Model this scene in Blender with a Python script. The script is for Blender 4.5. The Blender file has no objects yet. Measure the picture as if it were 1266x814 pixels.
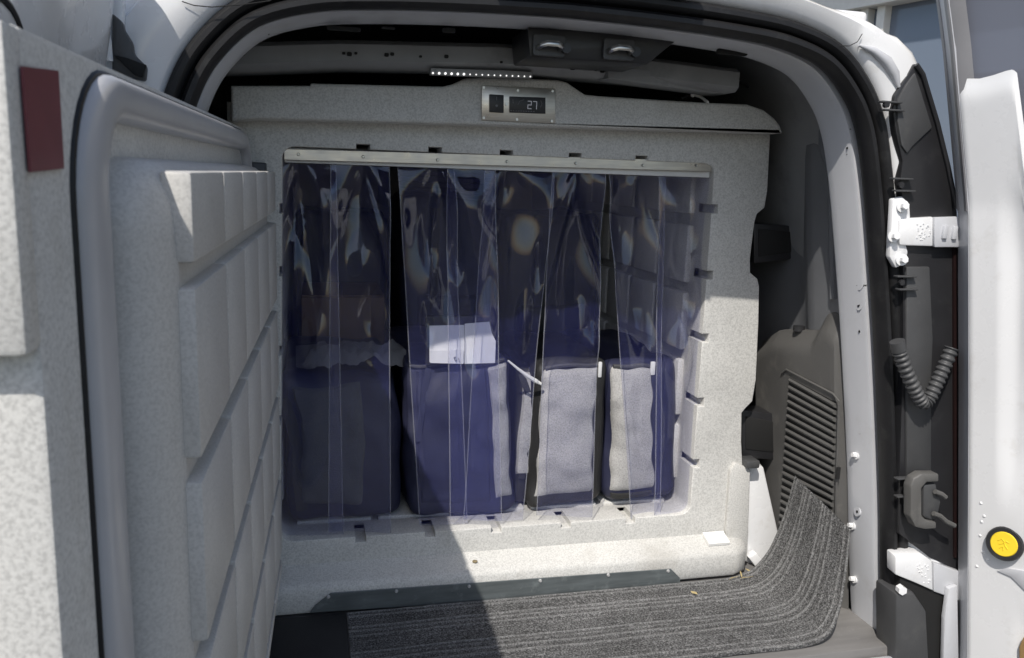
import bpy, bmesh, math, random
from mathutils import Vector, Matrix, noise

random.seed(7)
scene = bpy.context.scene
COL = scene.collection
R = math.radians

# ------------------------------------------------------------------ camera
YAW, PITCH, ROLL, FPX = 0.242941, -0.182592, 0.034269, 1016.5
CAM = Vector((0.0545, -1.548, 0.7097))
def cam_axes():
    f = Vector((math.sin(YAW)*math.cos(PITCH), math.cos(YAW)*math.cos(PITCH), math.sin(PITCH)))
    r = Vector((math.cos(YAW), -math.sin(YAW), 0)); u = r.cross(f)
    return (math.cos(ROLL)*r + math.sin(ROLL)*u, -math.sin(ROLL)*r + math.cos(ROLL)*u, f)
AX_R, AX_U, AX_F = cam_axes()
def P(px, py, axis, val):
    """a photo pixel as a point on the plane axis = val (metres)"""
    d = AX_F + AX_R*((px-633)/FPX) - AX_U*((py-407)/FPX)
    i = 'xyz'.index(axis)
    return CAM + d*((val-CAM[i])/d[i])
cam_data = bpy.data.cameras.new('camera'); cam = bpy.data.objects.new('camera', cam_data)
COL.objects.link(cam)
m3 = Matrix((AX_R, AX_U, -AX_F)).transposed()
cam.matrix_world = Matrix.Translation(CAM) @ m3.to_4x4()
cam_data.sensor_width = 36; cam_data.lens = FPX*36/1266
cam_data.clip_start = 0.02; cam_data.clip_end = 500
cam_data.dof.use_dof = True; cam_data.dof.focus_distance = 1.62; cam_data.dof.aperture_fstop = 13
scene.camera = cam

# ------------------------------------------------------------------ light
SUN = Vector((0.485, 0.73, -1.0)).normalized()      # direction the light travels
world = bpy.data.worlds.new('World'); scene.world = world; world.use_nodes = True
nt = world.node_tree; bg = nt.nodes['Background']
sky = nt.nodes.new('ShaderNodeTexSky'); sky.sky_type = 'NISHITA'; sky.sun_disc = False
sky.sun_elevation = math.asin(-SUN.z); sky.sun_rotation = math.atan2(-SUN.x, -SUN.y)
sky.air_density = 1.0; sky.dust_density = 1.5; sky.ozone_density = 1.0
nt.links.new(sky.outputs[0], bg.inputs[0]); bg.inputs[1].default_value = 0.13
sl = bpy.data.lights.new('sun', 'SUN'); sl.energy = 3.85; sl.angle = R(0.53); sl.color = (1, 0.95, 0.88)
so = bpy.data.objects.new('sun', sl); COL.objects.link(so)
so.rotation_euler = SUN.to_track_quat('-Z', 'Y').to_euler(); so.location = (-3, -5, 7)
vs = scene.view_settings
vs.view_transform = 'Standard'; vs.look = 'None'; vs.gamma = 1; vs.exposure = 0.15; vs.use_curve_mapping = False
scene.render.engine = 'CYCLES'
scene.cycles.transparent_max_bounces = 24
scene.cycles.max_bounces = 10

# ------------------------------------------------------------------ materials
def ramp(nt, fac, stops):
    n = nt.nodes.new('ShaderNodeValToRGB')
    while len(n.color_ramp.elements) < len(stops): n.color_ramp.elements.new(0.5)
    for e, (p, c) in zip(n.color_ramp.elements, stops):
        e.position = p; e.color = (c[0], c[1], c[2], 1) if hasattr(c, '__len__') else (c, c, c, 1)
    nt.links.new(fac, n.inputs[0]); return n
def tex(nt, scale, detail=3, rough=0.55, kind='noise', dims=None):
    co = nt.nodes.new('ShaderNodeTexCoord'); src = co.outputs['Object']
    if dims:
        mp = nt.nodes.new('ShaderNodeMapping'); mp.inputs['Scale'].default_value = dims
        nt.links.new(src, mp.inputs[0]); src = mp.outputs[0]
    if kind == 'noise':
        t = nt.nodes.new('ShaderNodeTexNoise'); t.inputs['Scale'].default_value = scale
        t.inputs['Detail'].default_value = detail; t.inputs['Roughness'].default_value = rough
        nt.links.new(src, t.inputs[0]); return t.outputs[0]
    t = nt.nodes.new('ShaderNodeTexVoronoi'); t.inputs['Scale'].default_value = scale
    nt.links.new(src, t.inputs[0]); return t.outputs[0]
def mix(nt, a, b, fac, mode='MIX'):
    m = nt.nodes.new('ShaderNodeMix'); m.data_type = 'RGBA'; m.blend_type = mode
    for s, v in ((m.inputs[6], a), (m.inputs[7], b)):
        if hasattr(v, 'node'): nt.links.new(v, s)
        else: s.default_value = (v[0], v[1], v[2], 1)
    if hasattr(fac, 'node'): nt.links.new(fac, m.inputs[0])
    else: m.inputs[0].default_value = fac
    return m.outputs[2]
def mat(name, col, rough=0.5, metal=0.0, var=0.12, vscale=14, fine=0.0, fscale=400, bump=0.0, bscale=300,
        coat=0.0, dirt=None, dscale=9, emit=None, spec=0.5, vdims=None, rvar=0.0):
    m = bpy.data.materials.new(name); m.use_nodes = True
    nt = m.node_tree; b = nt.nodes['Principled BSDF']
    n1 = tex(nt, vscale, 4, 0.6, dims=vdims)
    lo = [c*(1-var) for c in col]; hi = [min(1, c*(1+var)) for c in col]
    c = ramp(nt, n1, [(0.3, lo), (0.7, hi)]).outputs[0]
    if fine:
        n2 = tex(nt, fscale, 2, 0.7)
        f = ramp(nt, n2, [(0.36, 1-fine), (0.5, 1.0), (0.66, 1+fine*0.6)]).outputs[0]
        c = mix(nt, c, f, 1.0, 'MULTIPLY')
    if dirt:
        n3 = tex(nt, dscale, 6, 0.7)
        f = ramp(nt, n3, [(0.56, 0.0), (0.74, 0.55)]).outputs[0]
        c = mix(nt, c, dirt, f)
    nt.links.new(c, b.inputs['Base Color'])
    b.inputs['Roughness'].default_value = rough; b.inputs['Metallic'].default_value = metal
    if rvar:
        n5 = tex(nt, vscale*1.7, 5, 0.65)
        rr = ramp(nt, n5, [(0.3, max(0.02, rough-rvar)), (0.7, min(1, rough+rvar))]).outputs[0]
        nt.links.new(rr, b.inputs['Roughness'])
    b.inputs['Specular IOR Level'].default_value = spec
    b.inputs['Coat Weight'].default_value = coat; b.inputs['Coat Roughness'].default_value = 0.06
    if bump:
        n4 = tex(nt, bscale, 3, 0.6)
        bm_ = nt.nodes.new('ShaderNodeBump'); bm_.inputs['Strength'].default_value = bump
        bm_.inputs['Distance'].default_value = 0.002
        nt.links.new(n4, bm_.inputs['Height']); nt.links.new(bm_.outputs[0], b.inputs['Normal'])
    if emit:
        b.inputs['Emission Color'].default_value = (*emit[:3], 1); b.inputs['Emission Strength'].default_value = emit[3]
    return m

M = {}
M['moulded'] = mat('speckled_plastic', (0.56, 0.555, 0.53), 0.55, var=0.05, vscale=8, fine=0.20, fscale=330, bump=0.15, bscale=330,
                   dirt=(0.34, 0.32, 0.28), dscale=5)
M['mouldin'] = mat('moulded_door_plastic', (0.50, 0.49, 0.465), 0.5, var=0.05, vscale=10, fine=0.13, fscale=380, bump=0.06, bscale=320)
M['gasket'] = mat('grey_gasket_vinyl', (0.42, 0.42, 0.43), 0.32, var=0.06, vscale=10, bump=0.05, bscale=90)
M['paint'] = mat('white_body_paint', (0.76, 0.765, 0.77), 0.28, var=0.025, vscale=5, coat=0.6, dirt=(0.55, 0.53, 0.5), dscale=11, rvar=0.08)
M['paint_in'] = mat('inner_body_and_shade_paint', (0.52, 0.53, 0.555), 0.38, var=0.04, vscale=7, dirt=(0.42, 0.42, 0.42), dscale=16, coat=0.2)  # inner bodywork; also puts shade into the hinge edge and shoulder trough
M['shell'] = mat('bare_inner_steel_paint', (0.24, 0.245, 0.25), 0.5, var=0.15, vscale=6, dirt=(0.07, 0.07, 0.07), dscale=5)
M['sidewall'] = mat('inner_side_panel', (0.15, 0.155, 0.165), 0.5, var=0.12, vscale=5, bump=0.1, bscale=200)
M['rubber'] = mat('black_rubber', (0.013, 0.013, 0.014), 0.5, spec=0.35, var=0.2, vscale=20, dirt=(0.04, 0.04, 0.039), dscale=26, bump=0.1, bscale=150)
M['blackplastic'] = mat('black_plastic', (0.02, 0.02, 0.022), 0.4, var=0.15, bump=0.1, bscale=300, dirt=(0.05, 0.05, 0.05), dscale=18)
M['darkgrey'] = mat('dark_grey_plastic', (0.055, 0.056, 0.058), 0.5, var=0.1, bump=0.15, bscale=350, dirt=(0.09, 0.09, 0.085), dscale=14)
M['trim'] = mat('grey_trim_plastic', (0.10, 0.098, 0.094), 0.55, var=0.06, vscale=9, bump=0.25, bscale=500, dirt=(0.2, 0.19, 0.175), dscale=13)
M['steel'] = mat('brushed_steel', (0.55, 0.52, 0.47), 0.34, metal=1.0, var=0.12, vscale=16, vdims=(1, 1, 14), rvar=0.1)
M['zinc'] = mat('scuffed_zinc_plate', (0.15, 0.17, 0.175), 0.42, metal=0.45, var=0.22, vscale=10, vdims=(1, 1, 8), dirt=(0.32, 0.35, 0.35), dscale=26, rvar=0.15)
M['screw'] = mat('screw_metal', (0.5, 0.5, 0.48), 0.3, metal=1.0, var=0.2)
M['void'] = mat('black_slot', (0.008, 0.008, 0.008), 0.8, var=0.1)
M['navy'] = mat('navy_nylon', (0.019, 0.021, 0.048), 0.55, var=0.18, vscale=25, fine=0.15, fscale=600, bump=0.3, bscale=400)
M['black_nylon'] = mat('black_nylon', (0.022, 0.022, 0.022), 0.6, var=0.15, vscale=25, fine=0.2, fscale=600, bump=0.4, bscale=300)
M['heather'] = mat('grey_heather_fabric', (0.38, 0.375, 0.365), 0.85, var=0.06, vscale=30, fine=0.28, fscale=420, bump=0.5, bscale=380)
M['shaded'] = mat('shaded_grey_fabric', (0.085, 0.088, 0.09), 0.85, var=0.08, vscale=30, fine=0.2, fscale=420, bump=0.4, bscale=380)  # grey pocket fabric, darkened in colour to put in the shade
M['zip'] = mat('zip_tape', (0.06, 0.06, 0.065), 0.6)
M['paper'] = mat('white_paper', (0.82, 0.82, 0.81), 0.7, var=0.02, vscale=30)
M['ink'] = mat('ink', (0.1, 0.1, 0.11), 0.7)
M['whiteplastic'] = mat('white_plastic', (0.75, 0.75, 0.73), 0.4, var=0.03)
M['foil'] = mat('pale_liner', (0.17, 0.17, 0.172), 0.4, var=0.15, vscale=22, bump=0.4, bscale=60)
M['cardboard'] = mat('cardboard', (0.16, 0.10, 0.055), 0.8, var=0.15, vscale=12, fine=0.1)
M['yellow'] = mat('yellow_plastic', (0.78, 0.56, 0.03), 0.4, var=0.06, bump=0.1, bscale=200)
M['red'] = mat('dull_red_reflector', (0.16, 0.035, 0.045), 0.45, var=0.08, vscale=30)
M['redlamp'] = mat('red_lamp', (0.5, 0.02, 0.04), 0.2)
M['darkred'] = mat('dark_red_lens', (0.012, 0.004, 0.004), 0.5)
M['tan'] = mat('tan_plastic', (0.35, 0.22, 0.09), 0.5)
M['leaf'] = mat('dry_leaf', (0.42, 0.34, 0.17), 0.8, var=0.2, vscale=60)
M['stain'] = mat('brown_stain', (0.20, 0.16, 0.09), 0.8, var=0.3, vscale=90)
M['led'] = mat('led', (0.9, 0.9, 0.9), 0.4, emit=(1, 0.98, 0.95, 1.1))
M['digit'] = mat('display_digit', (0.3, 0.3, 0.32), 0.4, emit=(0.85, 0.88, 1, 0.12))
M['digit_dim'] = mat('display_mark', (0.16, 0.16, 0.17), 0.5)
M['bwall'] = mat('beige_render', (0.42, 0.38, 0.30), 0.85, var=0.08, vscale=1.5, bump=0.2, bscale=30)
M['bframe'] = mat('cream_window_frame', (0.70, 0.69, 0.65), 0.5, var=0.05)
M['tarmac'] = mat('asphalt', (0.055, 0.055, 0.055), 0.85, var=0.2, vscale=0.7, fine=0.3, fscale=60, bump=0.5, bscale=80)
M['floor'] = mat('scuffed_van_floor', (0.17, 0.165, 0.16), 0.5, var=0.15, vscale=5, vdims=(1, 8, 1), dirt=(0.27, 0.26, 0.25), dscale=24)
M['postgrey'] = mat('grey_window_post', (0.20, 0.20, 0.21), 0.45, var=0.06)
M['charplastic'] = mat('charcoal_plastic', (0.09, 0.09, 0.095), 0.5)
M['rivet'] = mat('rivet_metal', (0.5, 0.5, 0.5), 0.35, metal=0.25)
M['mat'] = mat('black_floor_mat', (0.017, 0.017, 0.019), 0.7, var=0.2, bump=0.2)

def m_carpet():
    m = bpy.data.materials.new('ribbed_carpet'); m.use_nodes = True; nt = m.node_tree; b = nt.nodes['Principled BSDF']
    n = tex(nt, 320, 2, 0.75); c = ramp(nt, n, [(0.34, 0.028), (0.5, 0.10), (0.66, 0.25)]).outputs[0]
    n2 = tex(nt, 9, 5, 0.6); f = ramp(nt, n2, [(0.3, 0.75), (0.7, 1.2)]).outputs[0]
    c = mix(nt, c, f, 1.0, 'MULTIPLY')
    at = nt.nodes.new('ShaderNodeAttribute'); at.attribute_name = 'rib'
    c = mix(nt, c, (0.34, 0.34, 0.335), at.outputs['Fac'])
    nt.links.new(c, b.inputs['Base Color']); b.inputs['Roughness'].default_value = 0.95
    b.inputs['Specular IOR Level'].default_value = 0.15
    bp = nt.nodes.new('ShaderNodeBump'); bp.inputs['Strength'].default_value = 0.9; bp.inputs['Distance'].default_value = 0.003
    nt.links.new(tex(nt, 420, 2, 0.7), bp.inputs['Height']); nt.links.new(bp.outputs[0], b.inputs['Normal'])
    return m
M['carpet'] = m_carpet()

def fresnel(nt, ior):
    # the same reflectance on both sides of a thin sheet
    ge = nt.nodes.new('ShaderNodeNewGeometry'); mr = nt.nodes.new('ShaderNodeMapRange')
    mr.inputs['To Min'].default_value = ior; mr.inputs['To Max'].default_value = 1/ior
    nt.links.new(ge.outputs['Backfacing'], mr.inputs['Value'])
    fr = nt.nodes.new('ShaderNodeFresnel'); nt.links.new(mr.outputs[0], fr.inputs[0]); return fr
def m_pvc(name, edge=False):
    m = bpy.data.materials.new(name); m.use_nodes = True; nt = m.node_tree
    nt.nodes.remove(nt.nodes['Principled BSDF']); out = nt.nodes['Material Output']
    tr = nt.nodes.new('ShaderNodeBsdfTransparent'); tr.inputs[0].default_value = (0.968, 0.97, 0.988, 1)
    df = nt.nodes.new('ShaderNodeBsdfDiffuse'); df.inputs[0].default_value = (0.20, 0.23, 0.92, 1)
    tl = nt.nodes.new('ShaderNodeBsdfTranslucent'); tl.inputs[0].default_value = (0.15, 0.18, 0.85, 1)
    mx0 = nt.nodes.new('ShaderNodeMixShader'); mx0.inputs[0].default_value = 0.4
    nt.links.new(df.outputs[0], mx0.inputs[1]); nt.links.new(tl.outputs[0], mx0.inputs[2])
    mx = nt.nodes.new('ShaderNodeMixShader')
    if edge:
        mx.inputs[0].default_value = 0.22; df.inputs[0].default_value = (0.62, 0.63, 0.68, 1); tl.inputs[0].default_value = (0.5, 0.52, 0.6, 1)
    else:
        f = ramp(nt, tex(nt, 7, 5, 0.65), [(0.3, 0.022), (0.75, 0.038)]).outputs[0]; nt.links.new(f, mx.inputs[0])
    nt.links.new(tr.outputs[0], mx.inputs[1]); nt.links.new(mx0.outputs[0], mx.inputs[2])
    gl = nt.nodes.new('ShaderNodeBsdfGlossy'); gl.inputs[0].default_value = (1, 1, 1, 1); gl.inputs['Roughness'].default_value = 0.045
    fr = fresnel(nt, 1.5)
    hm = nt.nodes.new('ShaderNodeMath'); hm.operation = 'MULTIPLY'; hm.inputs[1].default_value = 0.75; nt.links.new(fr.outputs[0], hm.inputs[0])
    mf = nt.nodes.new('ShaderNodeMixShader'); nt.links.new(hm.outputs[0], mf.inputs[0])
    nt.links.new(mx.outputs[0], mf.inputs[1]); nt.links.new(gl.outputs[0], mf.inputs[2])
    nt.links.new(mf.outputs[0], out.inputs[0]); return m
M['pvc'] = m_pvc('clear_bluish_pvc'); M['pvc_edge'] = m_pvc('pvc_cut_edge', True)

def m_glass(name, col, trans):
    m = bpy.data.materials.new(name); m.use_nodes = True; nt = m.node_tree
    nt.nodes.remove(nt.nodes['Principled BSDF']); out = nt.nodes['Material Output']
    tr = nt.nodes.new('ShaderNodeBsdfTransparent'); tr.inputs[0].default_value = (*trans, 1)
    df = nt.nodes.new('ShaderNodeBsdfDiffuse'); df.inputs[0].default_value = (*col, 1)
    mx = nt.nodes.new('ShaderNodeMixShader'); mx.inputs[0].default_value = 0.5
    nt.links.new(tr.outputs[0], mx.inputs[1]); nt.links.new(df.outputs[0], mx.inputs[2])
    gl = nt.nodes.new('ShaderNodeBsdfGlossy'); gl.inputs['Roughness'].default_value = 0.03
    fr = fresnel(nt, 1.7)
    mf = nt.nodes.new('ShaderNodeMixShader'); nt.links.new(fr.outputs[0], mf.inputs[0])
    nt.links.new(mx.outputs[0], mf.inputs[1]); nt.links.new(gl.outputs[0], mf.inputs[2])
    nt.links.new(mf.outputs[0], out.inputs[0]); return m
M['glass'] = m_glass('rear_glass_sky_tone', (0.36, 0.38, 0.45), (0.3, 0.31, 0.35))  # grey-violet diffuse share stands in for reflected sky
M['bglass'] = m_glass('window_glass_sky_tone', (0.30, 0.36, 0.46), (0.06, 0.08, 0.12))  # pale blue diffuse paints the sky reflection into the panes

# ------------------------------------------------------------------ helpers
WL = {}
def link(o, parent=None, loc=(0, 0, 0)):
    COL.objects.link(o); loc = Vector(loc); WL[o.name] = loc
    o.location = loc - (WL[parent.name] if parent else Vector())
    o.parent = parent
    return o
def thing(name, label, cat, loc=(0, 0, 0), group=None):
    o = bpy.data.objects.new(name, None); o.empty_display_size = 0.05
    link(o, None, loc); tag(o, label, cat, group); return o
def tag(o, label, cat, group=None):
    o['label'] = label; o['category'] = cat
    if group: o['group'] = group
    return o
def obj(name, bm, material, parent=None, smooth=False, label=None, origin=None):
    """bm in world coordinates -> one mesh object, origin at its centre"""
    me = bpy.data.meshes.new(name); 
    bmesh.ops.recalc_face_normals(bm, faces=bm.faces[:])
    bm.to_mesh(me); bm.free()
    co = [v.co for v in me.vertices]
    c = origin or Vector([(min(v[i] for v in co)+max(v[i] for v in co))/2 for i in range(3)])
    c = Vector(c); me.transform(Matrix.Translation(-c))
    mats = material if isinstance(material, (list, tuple)) else [material]
    for k in mats: me.materials.append(M[k])
    if smooth: 
        me.polygons.foreach_set('use_smooth', [True]*len(me.polygons))
        try: me.set_sharp_from_angle(angle=R(42))
        except Exception: pass
    o = bpy.data.objects.new(name, me); link(o, parent, c)
    if label: o['label'] = label
    return o
def inst(src, loc, parent=None, rot=None, name=None, scale=None):
    o = src.copy()
    if name: o.name = name
    COL.objects.link(o); loc = Vector(loc); WL[o.name] = loc
    o.parent = parent; o.location = loc - (WL[parent.name] if parent else Vector())
    if rot: o.rotation_euler = rot
    if scale: o.scale = scale
    return o
def addbox(bm, lo, hi, bev=0.0, seg=2, mtx=None):
    b = bmesh.new(); bmesh.ops.create_cube(b, size=1)
    for v in b.verts:
        v.co = Vector([(lo[i]+hi[i])/2 + v.co[i]*(hi[i]-lo[i]) for i in range(3)])
    if bev: bmesh.ops.bevel(b, geom=b.edges[:], offset=bev, segments=seg, profile=0.5, affect='EDGES')
    if mtx is not None: bmesh.ops.transform(b, matrix=mtx, verts=b.verts[:])
    merge(bm, b); return bm
def merge(bm, b):
    mp = {v: bm.verts.new(v.co) for v in b.verts}
    for f in b.faces:
        nf = bm.faces.new([mp[v] for v in f.verts]); nf.material_index = f.material_index
    b.free()
def box(lo, hi, bev=0.0, seg=2, mtx=None):
    return addbox(bmesh.new(), lo, hi, bev, seg, mtx)
def cyl(bm, a, b, r, seg=16, r2=None, cap=True):
    a, b = Vector(a), Vector(b); d = (b-a)
    q = d.to_track_quat('Z', 'Y').to_matrix().to_4x4()
    t = bmesh.new()
    bmesh.ops.create_cone(t, cap_ends=cap, segments=seg, radius1=r, radius2=r if r2 is None else r2, depth=d.length)
    bmesh.ops.transform(t, matrix=Matrix.Translation((a+b)/2) @ q, verts=t.verts[:])
    merge(bm, t); return bm
def rings(loops, close_u=True, close_v=False, bm=None, cap=False):
    bm = bm or bmesh.new()
    vv = [[bm.verts.new(p) for p in l] for l in loops]; n = len(vv[0])
    rr = range(len(vv)) if close_v else range(len(vv)-1)
    for i in rr:
        a, b = vv[i], vv[(i+1) % len(vv)]
        for j in (range(n) if close_u else range(n-1)):
            k = (j+1) % n
            bm.faces.new((a[j], a[k], b[k], b[j]))
    if cap:
        bm.faces.new(vv[0]); bm.faces.new(list(reversed(vv[-1])))
    return bm
def tube(pts, r, seg=10, bm=None, closed=False, radii=None):
    pts = [Vector(p) for p in pts]; n = len(pts); loops = []
    up = Vector((0.13, 0.31, 0.94)).normalized(); 
    for i, p in enumerate(pts):
        t = (pts[(i+1) % n]-pts[i-1]) if closed else (pts[min(i+1, n-1)]-pts[max(i-1, 0)])
        t.normalize(); s = t.cross(up)
        if s.length < 1e-3: s = t.cross(Vector((1, 0, 0)))
        s.normalize(); w = s.cross(t); rr = radii[i] if radii else r
        up = w
        loops.append([p + s*(rr*math.cos(2*math.pi*k/seg)) + w*(rr*math.sin(2*math.pi*k/seg)) for k in range(seg)])
    return rings(loops, True, closed, bm, cap=not closed)
def grid(fn, nu, nv, bm=None, thick=0):
    bm = bm or bmesh.new()
    vs_ = [[bm.verts.new(fn(i/nu, j/nv)) for j in range(nv+1)] for i in range(nu+1)]
    for i in range(nu):
        for j in range(nv):
            bm.faces.new((vs_[i][j], vs_[i+1][j], vs_[i+1][j+1], vs_[i][j+1]))
    return bm
def solid_poly(pts, offset, bm=None, bev=0):
    """extrude a polygon of 3-D points by a vector"""
    b = bmesh.new(); off = Vector(offset)
    a = [b.verts.new(p) for p in pts]; c = [b.verts.new(Vector(p)+off) for p in pts]
    b.faces.new(a); b.faces.new(list(reversed(c))); n = len(a)
    for i in range(n): b.faces.new((a[i], c[i], c[(i+1) % n], a[(i+1) % n]))
    if bev:
        bmesh.ops.recalc_face_normals(b, faces=b.faces[:])
        bmesh.ops.bevel(b, geom=b.edges[:], offset=bev, segments=2, profile=0.5, affect='EDGES')
    if bm is None: return b
    merge(bm, b); return bm
def rrect(x0, x1, z0, z1, r, n=6):
    o = []
    for cx, cz, a in ((x1-r, z1-r, 0), (x0+r, z1-r, 90), (x0+r, z0+r, 180), (x1-r, z0+r, 270)):
        for k in range(n+1):
            t = R(a+90*k/n); o.append((cx+r*math.cos(t), cz+r*math.sin(t)))
    return o
def plate(outer, holes, y0, y1, bev=0.004):
    """2-D outline with holes, extruded between two y values, with rounded edges"""
    cu = bpy.data.curves.new('tmp', 'CURVE'); cu.dimensions = '2D'; cu.fill_mode = 'BOTH'
    for loop in [outer]+holes:
        s = cu.splines.new('POLY'); s.points.add(len(loop)-1); s.use_cyclic_u = True
        for p, q in zip(s.points, loop): p.co = (q[0], q[1], 0, 1)
    cu.bevel_depth = bev; cu.bevel_resolution = 2; cu.offset = -bev
    cu.extrude = max(0.0005, abs(y1-y0)/2-bev)
    o = bpy.data.objects.new('tmp', cu); COL.objects.link(o)
    dg = bpy.context.evaluated_depsgraph_get(); me = bpy.data.meshes.new_from_object(o.evaluated_get(dg))
    bm = bmesh.new(); bm.from_mesh(me); bpy.data.meshes.remove(me)
    bpy.data.objects.remove(o); bpy.data.curves.remove(cu)
    bmesh.ops.remove_doubles(bm, verts=bm.verts[:], dist=1e-5)
    for v in bm.verts: v.co = Vector((v.co.x, (y0+y1)/2 + v.co.z, v.co.y))
    return bm
def smoothstep(a, b, x):
    t = max(0, min(1, (x-a)/(b-a))); return t*t*(3-2*t)
def lerp_tab(tab, x):
    if x <= tab[0][0]: return tab[0][1]
    for (a, va), (b, vb) in zip(tab, tab[1:]):
        if x <= b: return va+(vb-va)*(x-a)/(b-a)
    return tab[-1][1]
def nz(p, s, seed=0): return noise.noise(Vector(p)*s+Vector((seed*3.7, seed*1.3, seed*7.1)))

FLOOR = -0.13
# ------------------------------------------------------------------ ground
g = obj('ground', grid(lambda u, v: Vector((-60+120*u, -60+120*v, -0.78)), 2, 2), 'tarmac'); g['kind'] = 'structure'

# ------------------------------------------------------------------ van
van = thing('cargo_van', 'white cargo van seen through its open rear doorway with black rubber seal', 'van', (0.425, -0.3, -0.78))
XC = 0.425
half = [(0.76, -0.30), (0.755, -0.22), (0.727, -0.15), (0.70, 0.0), (0.676, 0.167), (0.632, 0.42), (0.592, 0.62), (0.565, 0.74), (0.54, 0.82), (0.506, 0.876),
        (0.45, 0.926), (0.37, 0.953), (0.275, 0.964), (0.14, 0.971), (0.0, 0.974)]
def catmull(pts, per):
    o = []
    for i in range(len(pts)-1):
        p0 = pts[max(i-1, 0)]; p1 = pts[i]; p2 = pts[i+1]; p3 = pts[min(i+2, len(pts)-1)]
        for k in range(per):
            t = k/per
            o.append(tuple(0.5*((2*p1[a])+(-p0[a]+p2[a])*t+(2*p0[a]-5*p1[a]+4*p2[a]-p3[a])*t*t+(-p0[a]+3*p1[a]-3*p2[a]+p3[a])*t**3) for a in (0, 1)))
    o.append(pts[-1]); return o
hr = catmull(half, 6)
LOOP = [(XC+a, b) for a, b in hr] + [(XC-a, b) for a, b in reversed(hr[:-1])]
LOOP += [(XC-0.72, -0.36), (XC-0.4, -0.38), (XC, -0.38), (XC+0.4, -0.38), (XC+0.72, -0.36)]
NL = len(LOOP)
NORM = []
for i in range(NL):
    a, b = LOOP[i-1], LOOP[(i+1) % NL]; t = Vector((b[0]-a[0], b[1]-a[1])).normalized()
    NORM.append((t.y, -t.x))
def ring(off, y):
    return [Vector((p[0]+n[0]*(off(i) if callable(off) else off), y(i) if callable(y) else y, p[1]+n[1]*(off(i) if callable(off) else off))) for i, (p, n) in enumerate(zip(LOOP, NORM))]
def bulge(i):          # how far the body reaches beyond the seal: slim along the roof, fuller at the shoulders
    x, z = LOOP[i]; return 0.05 + 0.045*smoothstep(0.40, 0.54, abs(x-XC))
o = obj('rear_body_surround', rings([ring(-0.004, -0.285), ring(0.010, -0.30), ring(0.0125, -0.332), ring(0.022, -0.343), ring(lambda i: 0.03+0.5*(bulge(i)-0.03), -0.350),
    ring(lambda i: bulge(i)-0.006, -0.344), ring(bulge, -0.33), ring(lambda i: bulge(i)+0.004, -0.30), ring(lambda i: bulge(i)+0.012, -0.1), ring(lambda i: bulge(i)+0.02, 0.6), ring(lambda i: bulge(i)+0.02, 2.2)]),
    'paint', van, True)
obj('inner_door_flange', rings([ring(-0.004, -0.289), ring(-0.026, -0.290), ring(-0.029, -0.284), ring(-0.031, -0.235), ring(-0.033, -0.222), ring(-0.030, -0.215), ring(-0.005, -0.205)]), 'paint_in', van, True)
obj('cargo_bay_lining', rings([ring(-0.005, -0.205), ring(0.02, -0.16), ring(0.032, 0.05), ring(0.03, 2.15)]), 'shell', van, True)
b = bmesh.new(); b.faces.new([b.verts.new(p) for p in ring(0.03, 2.16)]); obj('bulkhead', b, 'shell', van)
def sealprof(off, y, rx, ry, seg=10):
    ls = []
    for k in range(seg):
        t = 2*math.pi*k/seg; ls.append(ring(off+rx*math.cos(t), y+ry*math.sin(t)))
    return ls
seal = obj('weather_seal', rings(sealprof(0.0025, -0.328, 0.0105, 0.014), True, True), 'rubber', van, True)
b = rings(sealprof(-0.019, -0.320, 0.0105, 0.022), True, True)
obj('seal_bulb', b, 'rubber', seal, True)
obj('seal_carrier', rings(sealprof(-0.003, -0.312, 0.01, 0.012, 8), True, True), 'rubber', seal, True)

# cargo floor and sill
fl = obj('cargo_floor', box((-0.27, -0.345, -0.20), (1.12, 2.1, FLOOR-0.005), 0.004), 'floor', van, True)
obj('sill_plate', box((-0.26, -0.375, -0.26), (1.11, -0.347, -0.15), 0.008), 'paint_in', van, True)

# shoulder pieces on the roof corners
def shoulder(sgn):
    pts = [(1060, 38), (1085, 36), (1108, 46), (1124, 62), (1136, 84), (1141, 104)]
    c = [P(px, py, 'y', -0.31) for px, py in pts]
    if sgn < 0: c = [Vector((2*XC-p.x, p.y, p.z)) for p in c]
    return tube([p+Vector((-0.012*sgn, 0, -0.016)) for p in c], 0.018, 12, radii=[0.008, 0.015, 0.018, 0.018, 0.016, 0.012])
for s in (1, -1): obj('roof_shoulder', shoulder(s), 'paint', van, True)
p = P(1040, 26, 'y', -0.28)
obj('roof_rail_end', box(p-Vector((0.035, 0.03, 0.02)), p+Vector((0.03, 0.5, 0.012)), 0.008, 3), 'paint', van, True)
obj('shoulder_trough_shade', tube([P(px, py, 'y', -0.349) for px, py in [(1062, 56), (1080, 63), (1096, 76), (1106, 92), (1111, 108)]], 0.006, 10, radii=[0.002, 0.006, 0.009, 0.008, 0.003]), 'paint_in', van, True)  # grey bead that paints the shading of the trough
for l in ([(1036, 57), (1050, 57), (1060, 52), (1066, 42)], [(225, 2), (240, 7), (262, 9), (300, 6), (335, 1)]):
    obj('body_seam', tube([P(px, py, 'y', -0.3515) for px, py in l], 0.0007, 6), 'void', van)
sp = obj('stop_lamp', box((0.30, -0.375, 0.985), (0.605, -0.33, 1.02), 0.006), 'blackplastic', van, True)
obj('lamp_lens', box((0.597, -0.378, 0.987), (0.612, -0.33, 1.018), 0.003), 'redlamp', sp, True)

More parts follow.
